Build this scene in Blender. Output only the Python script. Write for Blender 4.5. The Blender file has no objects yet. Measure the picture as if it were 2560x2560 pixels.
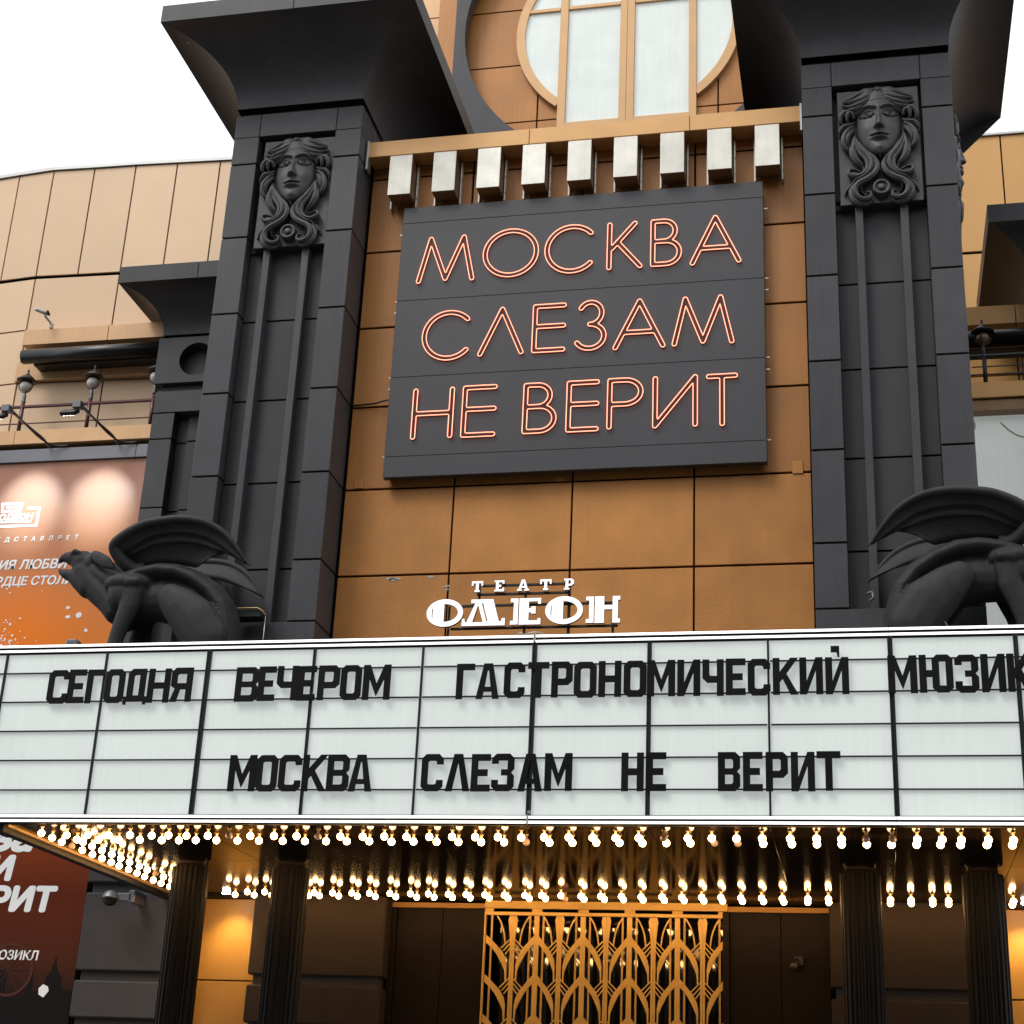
import bpy, math, random
import numpy as np
from mathutils import Vector, Matrix, geometry
random.seed(7)
R_ = math.radians
scene = bpy.context.scene
col = scene.collection

# ------------------------------------------------------------------ camera
cam_d = bpy.data.cameras.new('camera'); cam = bpy.data.objects.new('camera', cam_d); col.objects.link(cam)
PITCH, YAW, ROLL = R_(21.8587), R_(12.8052), R_(2.7374)
_F = Vector((-math.sin(YAW)*math.cos(PITCH), math.cos(YAW)*math.cos(PITCH), math.sin(PITCH)))
_r = Vector((math.cos(YAW), math.sin(YAW), 0)); _u = _r.cross(_F)
_R = _r*math.cos(ROLL) + _u*math.sin(ROLL); _U = -_r*math.sin(ROLL) + _u*math.cos(ROLL)
cam.matrix_world = Matrix(((_R.x, _U.x, -_F.x, 0), (_R.y, _U.y, -_F.y, 0), (_R.z, _U.z, -_F.z, 1.6), (0, 0, 0, 1)))
cam_d.sensor_width = 36; cam_d.lens = 4078.24*36/2560; cam_d.clip_end = 2000; cam_d.clip_start = .1
scene.camera = cam

# ------------------------------------------------------------------ light
world = bpy.data.worlds.new('World'); scene.world = world; world.use_nodes = True
wn = world.node_tree.nodes; wl = world.node_tree.links
bg = wn['Background']
sky = wn.new('ShaderNodeTexSky'); sky.sky_type = 'NISHITA'; sky.sun_disc = False
SUN_EL, SUN_AZ = R_(54), R_(217)
sky.sun_elevation = SUN_EL; sky.sun_rotation = SUN_AZ; sky.dust_density = 4; sky.air_density = 1.0; sky.ozone_density = 1.0
hs = wn.new('ShaderNodeHueSaturation'); hs.inputs['Saturation'].default_value = .10     # overcast: the blue is veiled
wl.new(sky.outputs[0], hs.inputs['Color'])
cloud = wn.new('ShaderNodeMix'); cloud.data_type = 'RGBA'; cloud.inputs['Factor'].default_value = .8      # an even cloud deck over the clear sky
wl.new(hs.outputs[0], cloud.inputs['A']); cloud.inputs['B'].default_value = (9.2, 9.5, 9.9, 1); wl.new(cloud.outputs['Result'], bg.inputs['Color'])
bg.inputs['Strength'].default_value = .15
sun_d = bpy.data.lights.new('sun', 'SUN'); sun_d.energy = 1.4; sun_d.angle = R_(22); sun_d.color = (1, .97, .92)
sun = bpy.data.objects.new('sun', sun_d); col.objects.link(sun)
_sd = Vector((math.sin(SUN_AZ)*math.cos(SUN_EL), math.cos(SUN_AZ)*math.cos(SUN_EL), math.sin(SUN_EL)))
sun.rotation_euler = _sd.to_track_quat('Z', 'Y').to_euler(); sun.location = (0, -20, 40)
vs = scene.view_settings
vs.view_transform = 'Standard'; vs.look = 'None'; vs.gamma = 1; vs.use_curve_mapping = False; vs.exposure = 0.18

# ------------------------------------------------------------------ materials
def mat(name, base, rough=.5, metal=0., spec=.5, noise=0., nscale=3., bump=0., bscale=60., emit=None, estr=0., streak=0., coat=0., dirt=None, objrand=0.):
    m = bpy.data.materials.new(name); m.use_nodes = True
    nt = m.node_tree; n = nt.nodes; l = nt.links; b = n['Principled BSDF']
    b.inputs['Base Color'].default_value = (*base, 1); b.inputs['Roughness'].default_value = rough
    b.inputs['Metallic'].default_value = metal; b.inputs['Specular IOR Level'].default_value = spec
    if coat: b.inputs['Coat Weight'].default_value = coat; b.inputs['Coat Roughness'].default_value = .08
    if emit: b.inputs['Emission Color'].default_value = (*emit, 1); b.inputs['Emission Strength'].default_value = estr
    geo = n.new('ShaderNodeNewGeometry')
    cur = None
    if noise or streak or objrand:
        rgb = n.new('ShaderNodeRGB'); rgb.outputs[0].default_value = (*base, 1); cur = rgb.outputs[0]
        def scale_by(fac_out, lo, hi):
            nonlocal cur
            mr = n.new('ShaderNodeMapRange'); mr.inputs['From Min'].default_value = .25; mr.inputs['From Max'].default_value = .75
            mr.inputs['To Min'].default_value = lo; mr.inputs['To Max'].default_value = hi; l.new(fac_out, mr.inputs['Value'])
            vm = n.new('ShaderNodeVectorMath'); vm.operation = 'SCALE'; l.new(cur, vm.inputs[0]); l.new(mr.outputs[0], vm.inputs['Scale']); cur = vm.outputs[0]
        if noise:
            t = n.new('ShaderNodeTexNoise'); t.inputs['Scale'].default_value = nscale; t.inputs['Detail'].default_value = 6
            l.new(geo.outputs['Position'], t.inputs['Vector']); scale_by(t.outputs['Fac'], 1-noise, 1+noise)
        if streak:
            mp = n.new('ShaderNodeMapping'); mp.inputs['Scale'].default_value = (14, 14, .55); l.new(geo.outputs['Position'], mp.inputs['Vector'])
            t = n.new('ShaderNodeTexNoise'); t.inputs['Scale'].default_value = 1.6; t.inputs['Detail'].default_value = 5
            l.new(mp.outputs[0], t.inputs['Vector']); scale_by(t.outputs['Fac'], 1-streak, 1+streak*.6)
        if objrand:
            oi = n.new('ShaderNodeObjectInfo'); scale_by(oi.outputs['Random'], 1-objrand, 1+objrand)
        l.new(cur, b.inputs['Base Color'])
    if dirt:        # dark specks and stains: (scale, threshold, strength)
        t = n.new('ShaderNodeTexNoise'); t.inputs['Scale'].default_value = dirt[0]; t.inputs['Detail'].default_value = 8; t.inputs['Roughness'].default_value = .7
        l.new(geo.outputs['Position'], t.inputs['Vector'])
        mr = n.new('ShaderNodeMapRange'); mr.inputs['From Min'].default_value = dirt[1]; mr.inputs['From Max'].default_value = dirt[1]+.06; mr.inputs['To Max'].default_value = dirt[2]
        l.new(t.outputs['Fac'], mr.inputs['Value'])
        mx = n.new('ShaderNodeMix'); mx.data_type = 'RGBA'; l.new(mr.outputs[0], mx.inputs['Factor'])
        if cur is not None: l.new(cur, mx.inputs['A'])
        else: mx.inputs['A'].default_value = (*base, 1)
        mx.inputs['B'].default_value = (base[0]*.25, base[1]*.22, base[2]*.2, 1); l.new(mx.outputs['Result'], b.inputs['Base Color'])
    if bump:
        t = n.new('ShaderNodeTexNoise'); t.inputs['Scale'].default_value = bscale; t.inputs['Detail'].default_value = 4
        l.new(geo.outputs['Position'], t.inputs['Vector'])
        bp = n.new('ShaderNodeBump'); bp.inputs['Strength'].default_value = bump; bp.inputs['Distance'].default_value = .01
        l.new(t.outputs['Fac'], bp.inputs['Height']); l.new(bp.outputs[0], b.inputs['Normal'])
    return m
M = dict(
 dark=mat('anthracite_panel', (.056,.055,.060), .45, 0, .28, noise=.14, nscale=2.2, bump=.12, bscale=220, streak=.12, objrand=.12),
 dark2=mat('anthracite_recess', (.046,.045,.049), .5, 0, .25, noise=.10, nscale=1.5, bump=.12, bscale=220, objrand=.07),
 core=mat('joint_shadow_gap', (.006,.006,.006), .8, 0, .1),
 sign=mat('sign_board_sheet', (.060,.058,.063), .38, 0, .35, noise=.06, nscale=1, bump=.05, bscale=150, dirt=(40,.74,.5)),
 stone=mat('cast_dark_plaster', (.052,.051,.053), .5, 0, .45, noise=.18, nscale=9, bump=.35, bscale=90),
 garg=mat('statue_black_paint', (.030,.029,.031), .62, 0, .22, noise=.15, nscale=7, bump=.35, bscale=70),
 bronze=mat('bronze_composite_panel', (.42,.175,.044), .40, .1, .35, noise=.12, nscale=1.1, bump=.10, bscale=160, streak=.09, objrand=.08, dirt=(9,.71,.35)),
 bronze_low=mat('bronze_rendered_panel', (.50,.212,.054), .48, 0, .3, noise=.15, nscale=1.6, bump=.35, bscale=45, streak=.045, objrand=.07, dirt=(14,.74,.45)),
 peach=mat('pale_champagne_panel', (.68,.465,.285), .40, .05, .5, noise=.06, nscale=.7, bump=.06, bscale=160, objrand=.035),  # sky sheen on the left wall is put into this paler base
 peach2=mat('champagne_trim_sheet', (.62,.37,.18), .42, .15, .5, noise=.07, nscale=1, bump=.06, bscale=160, streak=.06),
 ochre=mat('ochre_composite_panel', (.62,.33,.105), .42, .05, .45, noise=.06, nscale=.8, bump=.06, bscale=160, objrand=.04),
 brass=mat('golden_cornice_sheet', (.62,.34,.125), .4, .2, .5, noise=.09, nscale=2, bump=.1, bscale=120, dirt=(11,.70,.5)),
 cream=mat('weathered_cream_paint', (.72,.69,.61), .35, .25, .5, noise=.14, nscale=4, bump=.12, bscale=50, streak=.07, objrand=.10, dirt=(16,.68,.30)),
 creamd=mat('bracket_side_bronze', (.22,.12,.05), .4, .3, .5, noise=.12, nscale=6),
 goldframe=mat('window_frame_gold', (.55,.32,.14), .4, .2, .5, noise=.05),
 frost=mat('frosted_pane', (.56,.60,.57), .35, 0, .5, noise=.07, nscale=2.5, bump=.1, bscale=80, streak=.07, emit=(.86,.92,.88), estr=.22, dirt=(4,.64,.25)),  # emission is an added glow that lightens the panes, no lamp behind
 lightbox=mat('backlit_opal_acrylic', (.50,.535,.51), .28, 0, .5, noise=.06, nscale=1.6, streak=.06, dirt=(7,.70,.12), emit=(.93,1,.96), estr=.34, objrand=.025),
 track=mat('black_track', (.012,.013,.017), .45, 0, .25),
 letter=mat('black_board_letter', (.006,.006,.007), .6, 0, .12, noise=.2, nscale=8, objrand=.2),
 tube_w=mat('white_light_tube', (.9,.9,.9), .3, emit=(1,.99,.97), estr=1.15),
 neon=mat('neon_tube_orange', (.9,.4,.25), .3, emit=(1,.32,.20), estr=1.8),
 neonbed=mat('neon_letter_bed', (.055,.018,.016), .45, 0, .3),  # dark red paints the neon spill between the tubes
 soffit=mat('polished_dark_soffit', (.006,.004,.003), .10, 0, .018),
 soffit_edge=mat('soffit_edge_trim', (.42,.26,.10), .4, .4, noise=.1, nscale=12),
 bulb=mat('lit_opal_bulb', (.9,.8,.7), .3, emit=(1,.56,.21), estr=32.),
 bulb_off=mat('dead_opal_bulb', (.62,.42,.32), .25, noise=.1),
 socket=mat('bulb_socket', (.35,.24,.14), .4, .5),
 column=mat('black_cast_column', (.005,.004,.004), .34, 0, .14, noise=.15, nscale=8, bump=.1, bscale=60),
 pier=mat('grey_rusticated_render', (.055,.051,.051), .6, 0, .15, noise=.10, nscale=3, bump=.25, bscale=150, objrand=.05),
 pier_warm=mat('brown_rusticated_render', (.034,.025,.020), .6, 0, .12, noise=.12, nscale=3, bump=.25, bscale=150, objrand=.06),  # pier render darkened and browned to paint the shade under the canopy
 groove=mat('groove_render', (.035,.033,.033), .7, noise=.1),
 gwall=mat('ochre_rendered_wall', (.46,.23,.05), .45, 0, .4, noise=.10, nscale=3, bump=.15, bscale=90),
 door=mat('dark_brown_door_sheet', (.010,.006,.004), .5, 0, .15, noise=.25, nscale=4, bump=.1, bscale=90),
 gate=mat('golden_grille_steel', (.72,.44,.12), .36, .15, .45, noise=.08, nscale=5, bump=.1, bscale=150),
 glass=mat('dark_entrance_glass', (.004,.004,.005), .04, 0, .8),
 white=mat('white_sign_face', (.85,.85,.85), .4, emit=(1,1,1), estr=.55),
 blackm=mat('black_metal', (.012,.012,.013), .4, 0, .5),
 awn=mat('black_awning_cassette', (.013,.013,.014), .33, .2, .5),
 grey=mat('grey_aluminium', (.16,.16,.175), .4, .4, .5, noise=.06),
 maroon=mat('maroon_rail_paint', (.085,.014,.014), .38, noise=.1),
 lampcap=mat('brown_lamp_cap', (.045,.032,.028), .4, .2),
 opal=mat('opal_lamp_globe', (.60,.55,.50), .35, noise=.1, nscale=30),
 opald=mat('amber_smoked_lamp_globe', (.14,.085,.055), .3, noise=.1),
 steel=mat('zinc_steel', (.45,.44,.42), .35, .7),
 camw=mat('camera_white_plastic', (.5,.5,.47), .4),
 dome=mat('smoked_dome', (.008,.008,.008), .06),
 flood=mat('floodlight_led', (.9,.9,.9), .3, emit=(1,1,.98), estr=45),
 ptext=mat('poster_white_print', (.88,.88,.88), .5),
 ptextd=mat('poster_ghost_print', (.07,.024,.015), .5, 0, .2),
 pdark=mat('poster_skyline_print', (.010,.008,.008), .4, 0, .15),
 asphalt=mat('asphalt', (.05,.05,.05), .85, noise=.2, nscale=6),
 paving=mat('granite_paving', (.16,.155,.15), .75, noise=.15, nscale=5),
 across=mat('dull_brown_render', (.10,.085,.07), .8, noise=.2, nscale=.5),
 interior=mat('roof_membrane', (.05,.05,.05), .8),
)
def poster_mat():
    m = bpy.data.materials.new('poster_print'); m.use_nodes = True; nt = m.node_tree; n = nt.nodes; l = nt.links; b = n['Principled BSDF']
    g = n.new('ShaderNodeNewGeometry'); sx = n.new('ShaderNodeSeparateXYZ'); l.new(g.outputs['Position'], sx.inputs[0])
    mr = n.new('ShaderNodeMapRange'); mr.inputs['From Min'].default_value = 3; mr.inputs['From Max'].default_value = 12; l.new(sx.outputs['Z'], mr.inputs['Value'])
    cr = n.new('ShaderNodeValToRGB'); e = cr.color_ramp; l.new(mr.outputs[0], cr.inputs[0])
    stops = [(0,(.010,.010,.010)),(.06,(.018,.012,.010)),(.11,(.07,.020,.010)),(.22,(.11,.022,.009)),(.31,(.24,.042,.010)),(.5,(.75,.19,.02)),(.63,(.78,.22,.03)),(.70,(.72,.235,.065)),(.80,(.58,.23,.11)),(.9,(.44,.215,.14)),(1,(.35,.17,.12))]
    e.elements[0].position = 0; e.elements[0].color = (*stops[0][1], 1); e.elements[1].position = 1; e.elements[1].color = (*stops[-1][1], 1)
    for p, c in stops[1:-1]:
        x = e.elements.new(p); x.color = (*c, 1)
    # the printed sunburst: a warmer patch round one point
    vm = n.new('ShaderNodeVectorMath'); vm.operation = 'DISTANCE'; l.new(g.outputs['Position'], vm.inputs[0]); vm.inputs[1].default_value = (-12.75, 22.06, 8.95)
    m2 = n.new('ShaderNodeMapRange'); m2.inputs['From Min'].default_value = 1.3; m2.inputs['From Max'].default_value = 0; m2.inputs['To Max'].default_value = .75; l.new(vm.outputs['Value'], m2.inputs['Value'])
    mx = n.new('ShaderNodeMix'); mx.data_type = 'RGBA'; l.new(m2.outputs[0], mx.inputs['Factor']); l.new(cr.outputs[0], mx.inputs['A']); mx.inputs['B'].default_value = (.95,.22,.012,1)
    l.new(mx.outputs['Result'], b.inputs['Base Color']); b.inputs['Roughness'].default_value = .30; b.inputs['Specular IOR Level'].default_value = .2
    t = n.new('ShaderNodeTexNoise'); t.inputs['Scale'].default_value = 3; bp = n.new('ShaderNodeBump'); bp.inputs['Strength'].default_value = .06; bp.inputs['Distance'].default_value = .05
    l.new(g.outputs['Position'], t.inputs['Vector']); l.new(t.outputs['Fac'], bp.inputs['Height']); l.new(bp.outputs[0], b.inputs['Normal'])
    return m
M['poster'] = poster_mat()

# ------------------------------------------------------------------ helpers
WL = {}
def _link(o, parent, loc):
    col.objects.link(o); loc = Vector(loc)
    if parent is not None:
        o.parent = parent; o.location = loc - WL[parent.name]
    else: o.location = loc
    WL[o.name] = loc
    return o
def thing(name, label, cat, loc=(0,0,0), group=None):
    o = bpy.data.objects.new(name, None); o.empty_display_size = .3
    _link(o, None, loc); o['label'] = label; o['category'] = cat
    if group: o['group'] = group
    return o
def tag(o, label, cat, group=None):
    o['label'] = label; o['category'] = cat
    if group: o['group'] = group
    return o
class MB:
    def __init__(s): s.v = []; s.f = []; s.mi = []; s.sm = []
    def add(s, vs_, fs, mi=0, sm=False):
        k = len(s.v); s.v += [tuple(p) for p in vs_]
        for f in fs: s.f.append([i+k for i in f]); s.mi.append(mi); s.sm.append(sm)
        return s
    def box(s, x0, x1, y0, y1, z0, z1, c=0, mi=0):
        if c <= 0:
            P = [(x,y,z) for z in (z0,z1) for y in (y0,y1) for x in (x0,x1)]
            return s.add(P, [(0,2,3,1),(4,5,7,6),(0,1,5,4),(2,6,7,3),(0,4,6,2),(1,3,7,5)], mi)
        c = min(c, .3*min(x1-x0, y1-y0, z1-z0))
        X = (x0,x1); Y = (y0,y1); Z = (z0,z1); P = []; ix = {}
        for i in (0,1):
            for j in (0,1):
                for k in (0,1):
                    dx = c*(1-2*i); dy = c*(1-2*j); dz = c*(1-2*k)
                    for ax in (0,1,2):
                        ix[i,j,k,ax] = len(P)
                        P.append((X[i]+(0 if ax == 0 else dx), Y[j]+(0 if ax == 1 else dy), Z[k]+(0 if ax == 2 else dz)))
        F = []
        for a in (0,1):
            q = [ix[a,j,k,0] for j,k in ((0,0),(1,0),(1,1),(0,1))]; F.append(q if a else q[::-1])
            q = [ix[j,a,k,1] for j,k in ((0,0),(1,0),(1,1),(0,1))]; F.append(q[::-1] if a else q)
            q = [ix[j,k,a,2] for j,k in ((0,0),(1,0),(1,1),(0,1))]; F.append(q if a else q[::-1])
        for i in (0,1):
            for j in (0,1):
                q = [ix[i,j,0,0], ix[i,j,1,0], ix[i,j,1,1], ix[i,j,0,1]]; F.append(q if (i != j) else q[::-1])
                q = [ix[i,0,j,0], ix[i,1,j,0], ix[i,1,j,2], ix[i,0,j,2]]; F.append(q if (i == j) else q[::-1])
                q = [ix[0,i,j,1], ix[1,i,j,1], ix[1,i,j,2], ix[0,i,j,2]]; F.append(q if (i != j) else q[::-1])
                for k in (0,1):
                    t = [ix[i,j,k,0], ix[i,j,k,1], ix[i,j,k,2]]; F.append(t if (i+j+k) % 2 else t[::-1])
        return s.add(P, F, mi)
    def tube(s, pts, r, n=8, closed=False, mi=0, cap=True, flat=1.0):
        pts = [Vector(p) for p in pts]; N = len(pts)
        rr = r if isinstance(r, (list, tuple)) else [r]*N
        vsx = []; up = None
        for i, p in enumerate(pts):
            a = pts[(i-1) % N] if (closed or i) else p; b = pts[(i+1) % N] if (closed or i < N-1) else p
            t = (b-a); t = t.normalized() if t.length > 1e-9 else Vector((0,0,1))
            if up is None: up = Vector((0,-1,0)) if abs(t.y) < .95 else Vector((0,0,1))
            x = (up - t*up.dot(t))
            x = x.normalized() if x.length > 1e-6 else t.orthogonal().normalized()
            if N > 2: up = x
            y = t.cross(x)
            for k in range(n):
                an = 2*math.pi*k/n; vsx.append(p + x*math.cos(an)*rr[i]*flat + y*math.sin(an)*rr[i])
        fs = []
        for i in range(N if closed else N-1):
            for k in range(n):
                a = i*n+k; b = i*n+(k+1) % n; j = (i+1) % N; fs.append((a, b, j*n+(k+1) % n, j*n+k))
        if not closed and cap: fs.append(tuple(range(n))[::-1]); fs.append(tuple((N-1)*n+k for k in range(n)))
        return s.add(vsx, fs, mi, True)
    def lathe(s, prof, c=(0,0,0), n=20, axis='z', mi=0):
        vsx = []
        for r, h in prof:
            for k in range(n):
                a = 2*math.pi*k/n
                p = (r*math.cos(a), r*math.sin(a), h) if axis == 'z' else (r*math.cos(a), -h, r*math.sin(a))
                vsx.append((c[0]+p[0], c[1]+p[1], c[2]+p[2]))
        fs = []
        for i in range(len(prof)-1):
            for k in range(n):
                fs.append((i*n+k, i*n+(k+1) % n, (i+1)*n+(k+1) % n, (i+1)*n+k))
        return s.add(vsx, fs, mi, True)
    def prism(s, loops, y0, y1, mi=0, mi_side=None):
        """loops: outer + holes as (x,z); front face at y0 (towards the camera)"""
        if mi_side is None: mi_side = mi
        tess = geometry.tessellate_polygon([[Vector((x, z, 0)) for x, z in lp] for lp in loops])
        flat = [p for lp in loops for p in lp]; n = len(flat)
        fs = []; bs = []
        for t in tess:
            a, b, c = [flat[i] for i in t]
            ar = (b[0]-a[0])*(c[1]-a[1])-(b[1]-a[1])*(c[0]-a[0])
            if abs(ar) < 1e-12: continue
            t = tuple(t) if ar > 0 else tuple(t)[::-1]
            fs.append(t); bs.append(tuple(i+n for i in t[::-1]))
        k = len(s.v); s.v += [(x, y0, z) for x, z in flat] + [(x, y1, z) for x, z in flat]
        for f in fs+bs: s.f.append([i+k for i in f]); s.mi.append(mi); s.sm.append(False)
        o = 0
        for li, lp in enumerate(loops):
            m = len(lp); ar = sum(lp[i][0]*lp[(i+1) % m][1]-lp[(i+1) % m][0]*lp[i][1] for i in range(m))
            for i in range(m):
                a, b = o+i, o+(i+1) % m
                q = [a, a+n, b+n, b]
                if (ar < 0) != (li > 0): q = q[::-1]
                s.f.append([j+k for j in q]); s.mi.append(mi_side); s.sm.append(False)
            o += m
        return s
    def mesh(s, name, mats, recalc=False):
        me = bpy.data.meshes.new(name); me.from_pydata(s.v, [], s.f)
        for m_ in (mats if isinstance(mats, (list, tuple)) else [mats]): me.materials.append(m_)
        me.polygons.foreach_set('material_index', s.mi); me.polygons.foreach_set('use_smooth', s.sm)
        me.update()
        if recalc:
            import bmesh
            bm = bmesh.new(); bm.from_mesh(me); bmesh.ops.recalc_face_normals(bm, faces=bm.faces); bm.to_mesh(me); bm.free()
        return me
    def build(s, name, mats, parent=None, recalc=True, origin=None):
        if origin is None:
            origin = WL[parent.name] if parent is not None else Vector((sum(p[0] for p in s.v)/len(s.v), sum(p[1] for p in s.v)/len(s.v), min(p[2] for p in s.v)))
        origin = Vector(origin); s.v = [(p[0]-origin.x, p[1]-origin.y, p[2]-origin.z) for p in s.v]
        return _link(bpy.data.objects.new(name, s.mesh(name, mats, recalc)), parent, origin)
BC = {}
def bpart(name, mt, parent, x0, x1, y0, y1, z0, z1, c=.006):
    """a chamfered box as its own part; alike boxes share mesh data"""
    key = (round(x1-x0, 3), round(y1-y0, 3), round(z1-z0, 3), c, mt.name)
    if key not in BC:
        a, b, d = (x1-x0)/2, (y1-y0)/2, (z1-z0)/2
        BC[key] = MB().box(-a, a, -b, b, -d, d, c).mesh(name, mt)
    return _link(bpy.data.objects.new(name, BC[key]), parent, ((x0+x1)/2, (y0+y1)/2, (z0+z1)/2))
def seamed(parent, mt, xs, zs, y0, y1, gap=.02, name='panel', c=.004):
    """a grid of separate panels with recessed joints between them"""
    for i in range(len(xs)-1):
        for j in range(len(zs)-1):
            bpart(name, mt, parent, xs[i]+gap/2, xs[i+1]-gap/2, y0, y1, zs[j]+gap/2, zs[j+1]-gap/2, c)
def circle(cx, cz, r, n=48, a0=0, a1=2*math.pi, rz=None):
    full = abs(a1-a0-2*math.pi) < 1e-6; rz = rz or r
    return [(cx+r*math.cos(a0+(a1-a0)*i/(n if full else n-1)), cz+rz*math.sin(a0+(a1-a0)*i/(n if full else n-1))) for i in range(n)]
def crom(pts, n=6):
    P = [Vector(p) for p in pts]; P = [P[0]*2-P[1]] + P + [P[-1]*2-P[-2]]; out = []
    for i in range(1, len(P)-2):
        for k in range(n):
            t = k/n; a, b, c, d = P[i-1:i+3]
            out.append(.5*((2*b)+(-a+c)*t+(2*a-5*b+4*c-d)*t*t+(-a+3*b-3*c+d)*t**3))
    out.append(P[-2]); return out
XC = -3.5125
def mx(x): return 2*XC - x

# ------------------------------------------------------------------ ground and street
g = MB().box(-300, 300, -300, 300, -.6, 0).build('road', M['asphalt'], None, origin=(0,0,0)); g['kind'] = 'structure'
g = MB().box(-60, 60, 12.5, 24, .004, .14, .01).build('pavement', M['paving'], None, origin=(0,18,0)); g['kind'] = 'structure'
g = MB().box(-60, 60, -12, -5, .004, .14, .01).build('far_pavement', M['paving'], None, origin=(0,-8,0)); g['kind'] = 'structure'

for k, (x0, x1, h_) in enumerate(((-62,-38,23),(-37.5,-14,26),(-13.5,8,24),(8.5,30,28),(30.5,58,22))):  # unseen buildings, added and made tall to block low sky light
    o = thing('street_building', ['plain far building across the street, leftmost behind the viewer','tall building across the street, second from the left','middle building across the street behind the viewer','tallest building across the street behind the viewer','lowest building across the street, rightmost'][k], 'building', ((x0+x1)/2, -16, 0))
    MB().box(x0, x1, -28, -15, .1, h_, .1).build('wall', M['across'], o)
    wn_ = MB(); n_ = int((x1-x0)/3.2)
    for i in range(n_):
        for j in range(int(h_/3.4)-1):
            xx = x0+1.2+i*3.2; zz = 1.6+j*3.4; wn_.box(xx, xx+1.5, -15.01, -14.96, zz, zz+1.9)
    wn_.build('window_row', M['glass'], o)
tb_ = thing('theatre_building', 'main body of the theatre building behind the facade', 'building', (XC, 24.9, 0))
MB().box(-19, 9, 24.9, 40, 0, 16.5).build('wall', M['core'], tb_)
MB().box(-11, 4, 23.4, 24.85, 0, 5.6).build('rear_wall', M['core'], tb_)

# ------------------------------------------------------------------ central facade wall
WY_ = 18.79
fw = thing('facade_wall', 'bronze panelled wall between the two tall dark pilasters, behind the neon sign', 'wall', (XC, WY_, 6.95))
bpart('backing', M['core'], fw, -6.55, -.49, WY_+.03, WY_+.3, 6.95, 14.9, 0)
xs = [-6.53, -5.05, -3.5, -1.955, -.505]; zs = [6.95, 8.52, 9.72, 10.915, 12.11, 13.30, 14.49, 14.95]
for i in range(4):
    for j in range(7):
        bpart('panel', M['bronze_low'] if j < 2 else M['bronze'], fw, xs[i]+.012, xs[i+1]-.012, WY_, WY_+.028, zs[j]+.014, zs[j+1]-.014, .005)
for x, z, w_, h_, in ((-6.4, 9.74, .12, .14), (-3.73, 9.72, .12, .07), (-.74, 9.70, .13, .17)):
    bpart('patch_plate', M['bronze_low'], fw, x, x+w_, WY_-.014, WY_-.001, z, z+h_, .003)
# flaked paint near the lower left joint
for (x, z, s_) in ((-5.83, 8.47, .055), (-5.73, 8.475, .05), (-5.78, 8.462, .05), (-5.29, 8.485, .04), (-5.07, 8.35, .035), (-5.06, 8.31, .025)):
    lp = [(x+s_*math.cos(a)*random.uniform(.7, 1.6), z+s_*.42*math.sin(a)*random.uniform(.6, 1.2)) for a in [i*math.pi/4 for i in range(8)]]
    MB().prism([lp], WY_-.0035, WY_-.001).build('flaked_patch', M['steel'], fw)
MB().tube([(-6.5, 18.74, 10.925), (-6.2, 18.72, 10.93), (-5.99, 18.66, 10.95), (-5.95, 18.66, 10.9)], .012, 6).build('cable', M['blackm'], fw)

# cornice with brackets
cb = thing('cornice_beam', 'golden cornice beam with nine pale brackets under the round window', 'cornice', (XC, 18.5, 14.65))
for a, b in ((-6.52, -4.21), (-4.205, -2.0), (-1.995, -.5)):
    MB().box(a, b, 18.47, 18.775, 14.66, 14.91, .006).build('beam_sheet', M['brass'], cb)
for k in range(9):
    x = -6.175 + k*.63125
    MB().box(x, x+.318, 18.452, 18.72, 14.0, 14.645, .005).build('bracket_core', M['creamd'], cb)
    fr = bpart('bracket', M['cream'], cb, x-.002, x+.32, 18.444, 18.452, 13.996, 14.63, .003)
    for sx in (x-.035, x+.318+.012):
        fl = bpart('flange', M['cream'], fr, sx, sx+.024, 18.70, 18.786, 13.93, 14.6, .003)
    for zz in (14.05, 14.3):
        bpart('screw', M['blackm'], fr, x+.345, x+.352, 18.69, 18.70, zz, zz+.02, 0)
bpart('torn_flashing', M['steel'], cb, -6.535, -6.505, 18.44, 18.6, 14.45, 14.92, .004)
bpart('torn_flashing', M['steel'], cb, -.53, -.50, 18.44, 18.55, 14.5, 14.93, .004)

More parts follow.
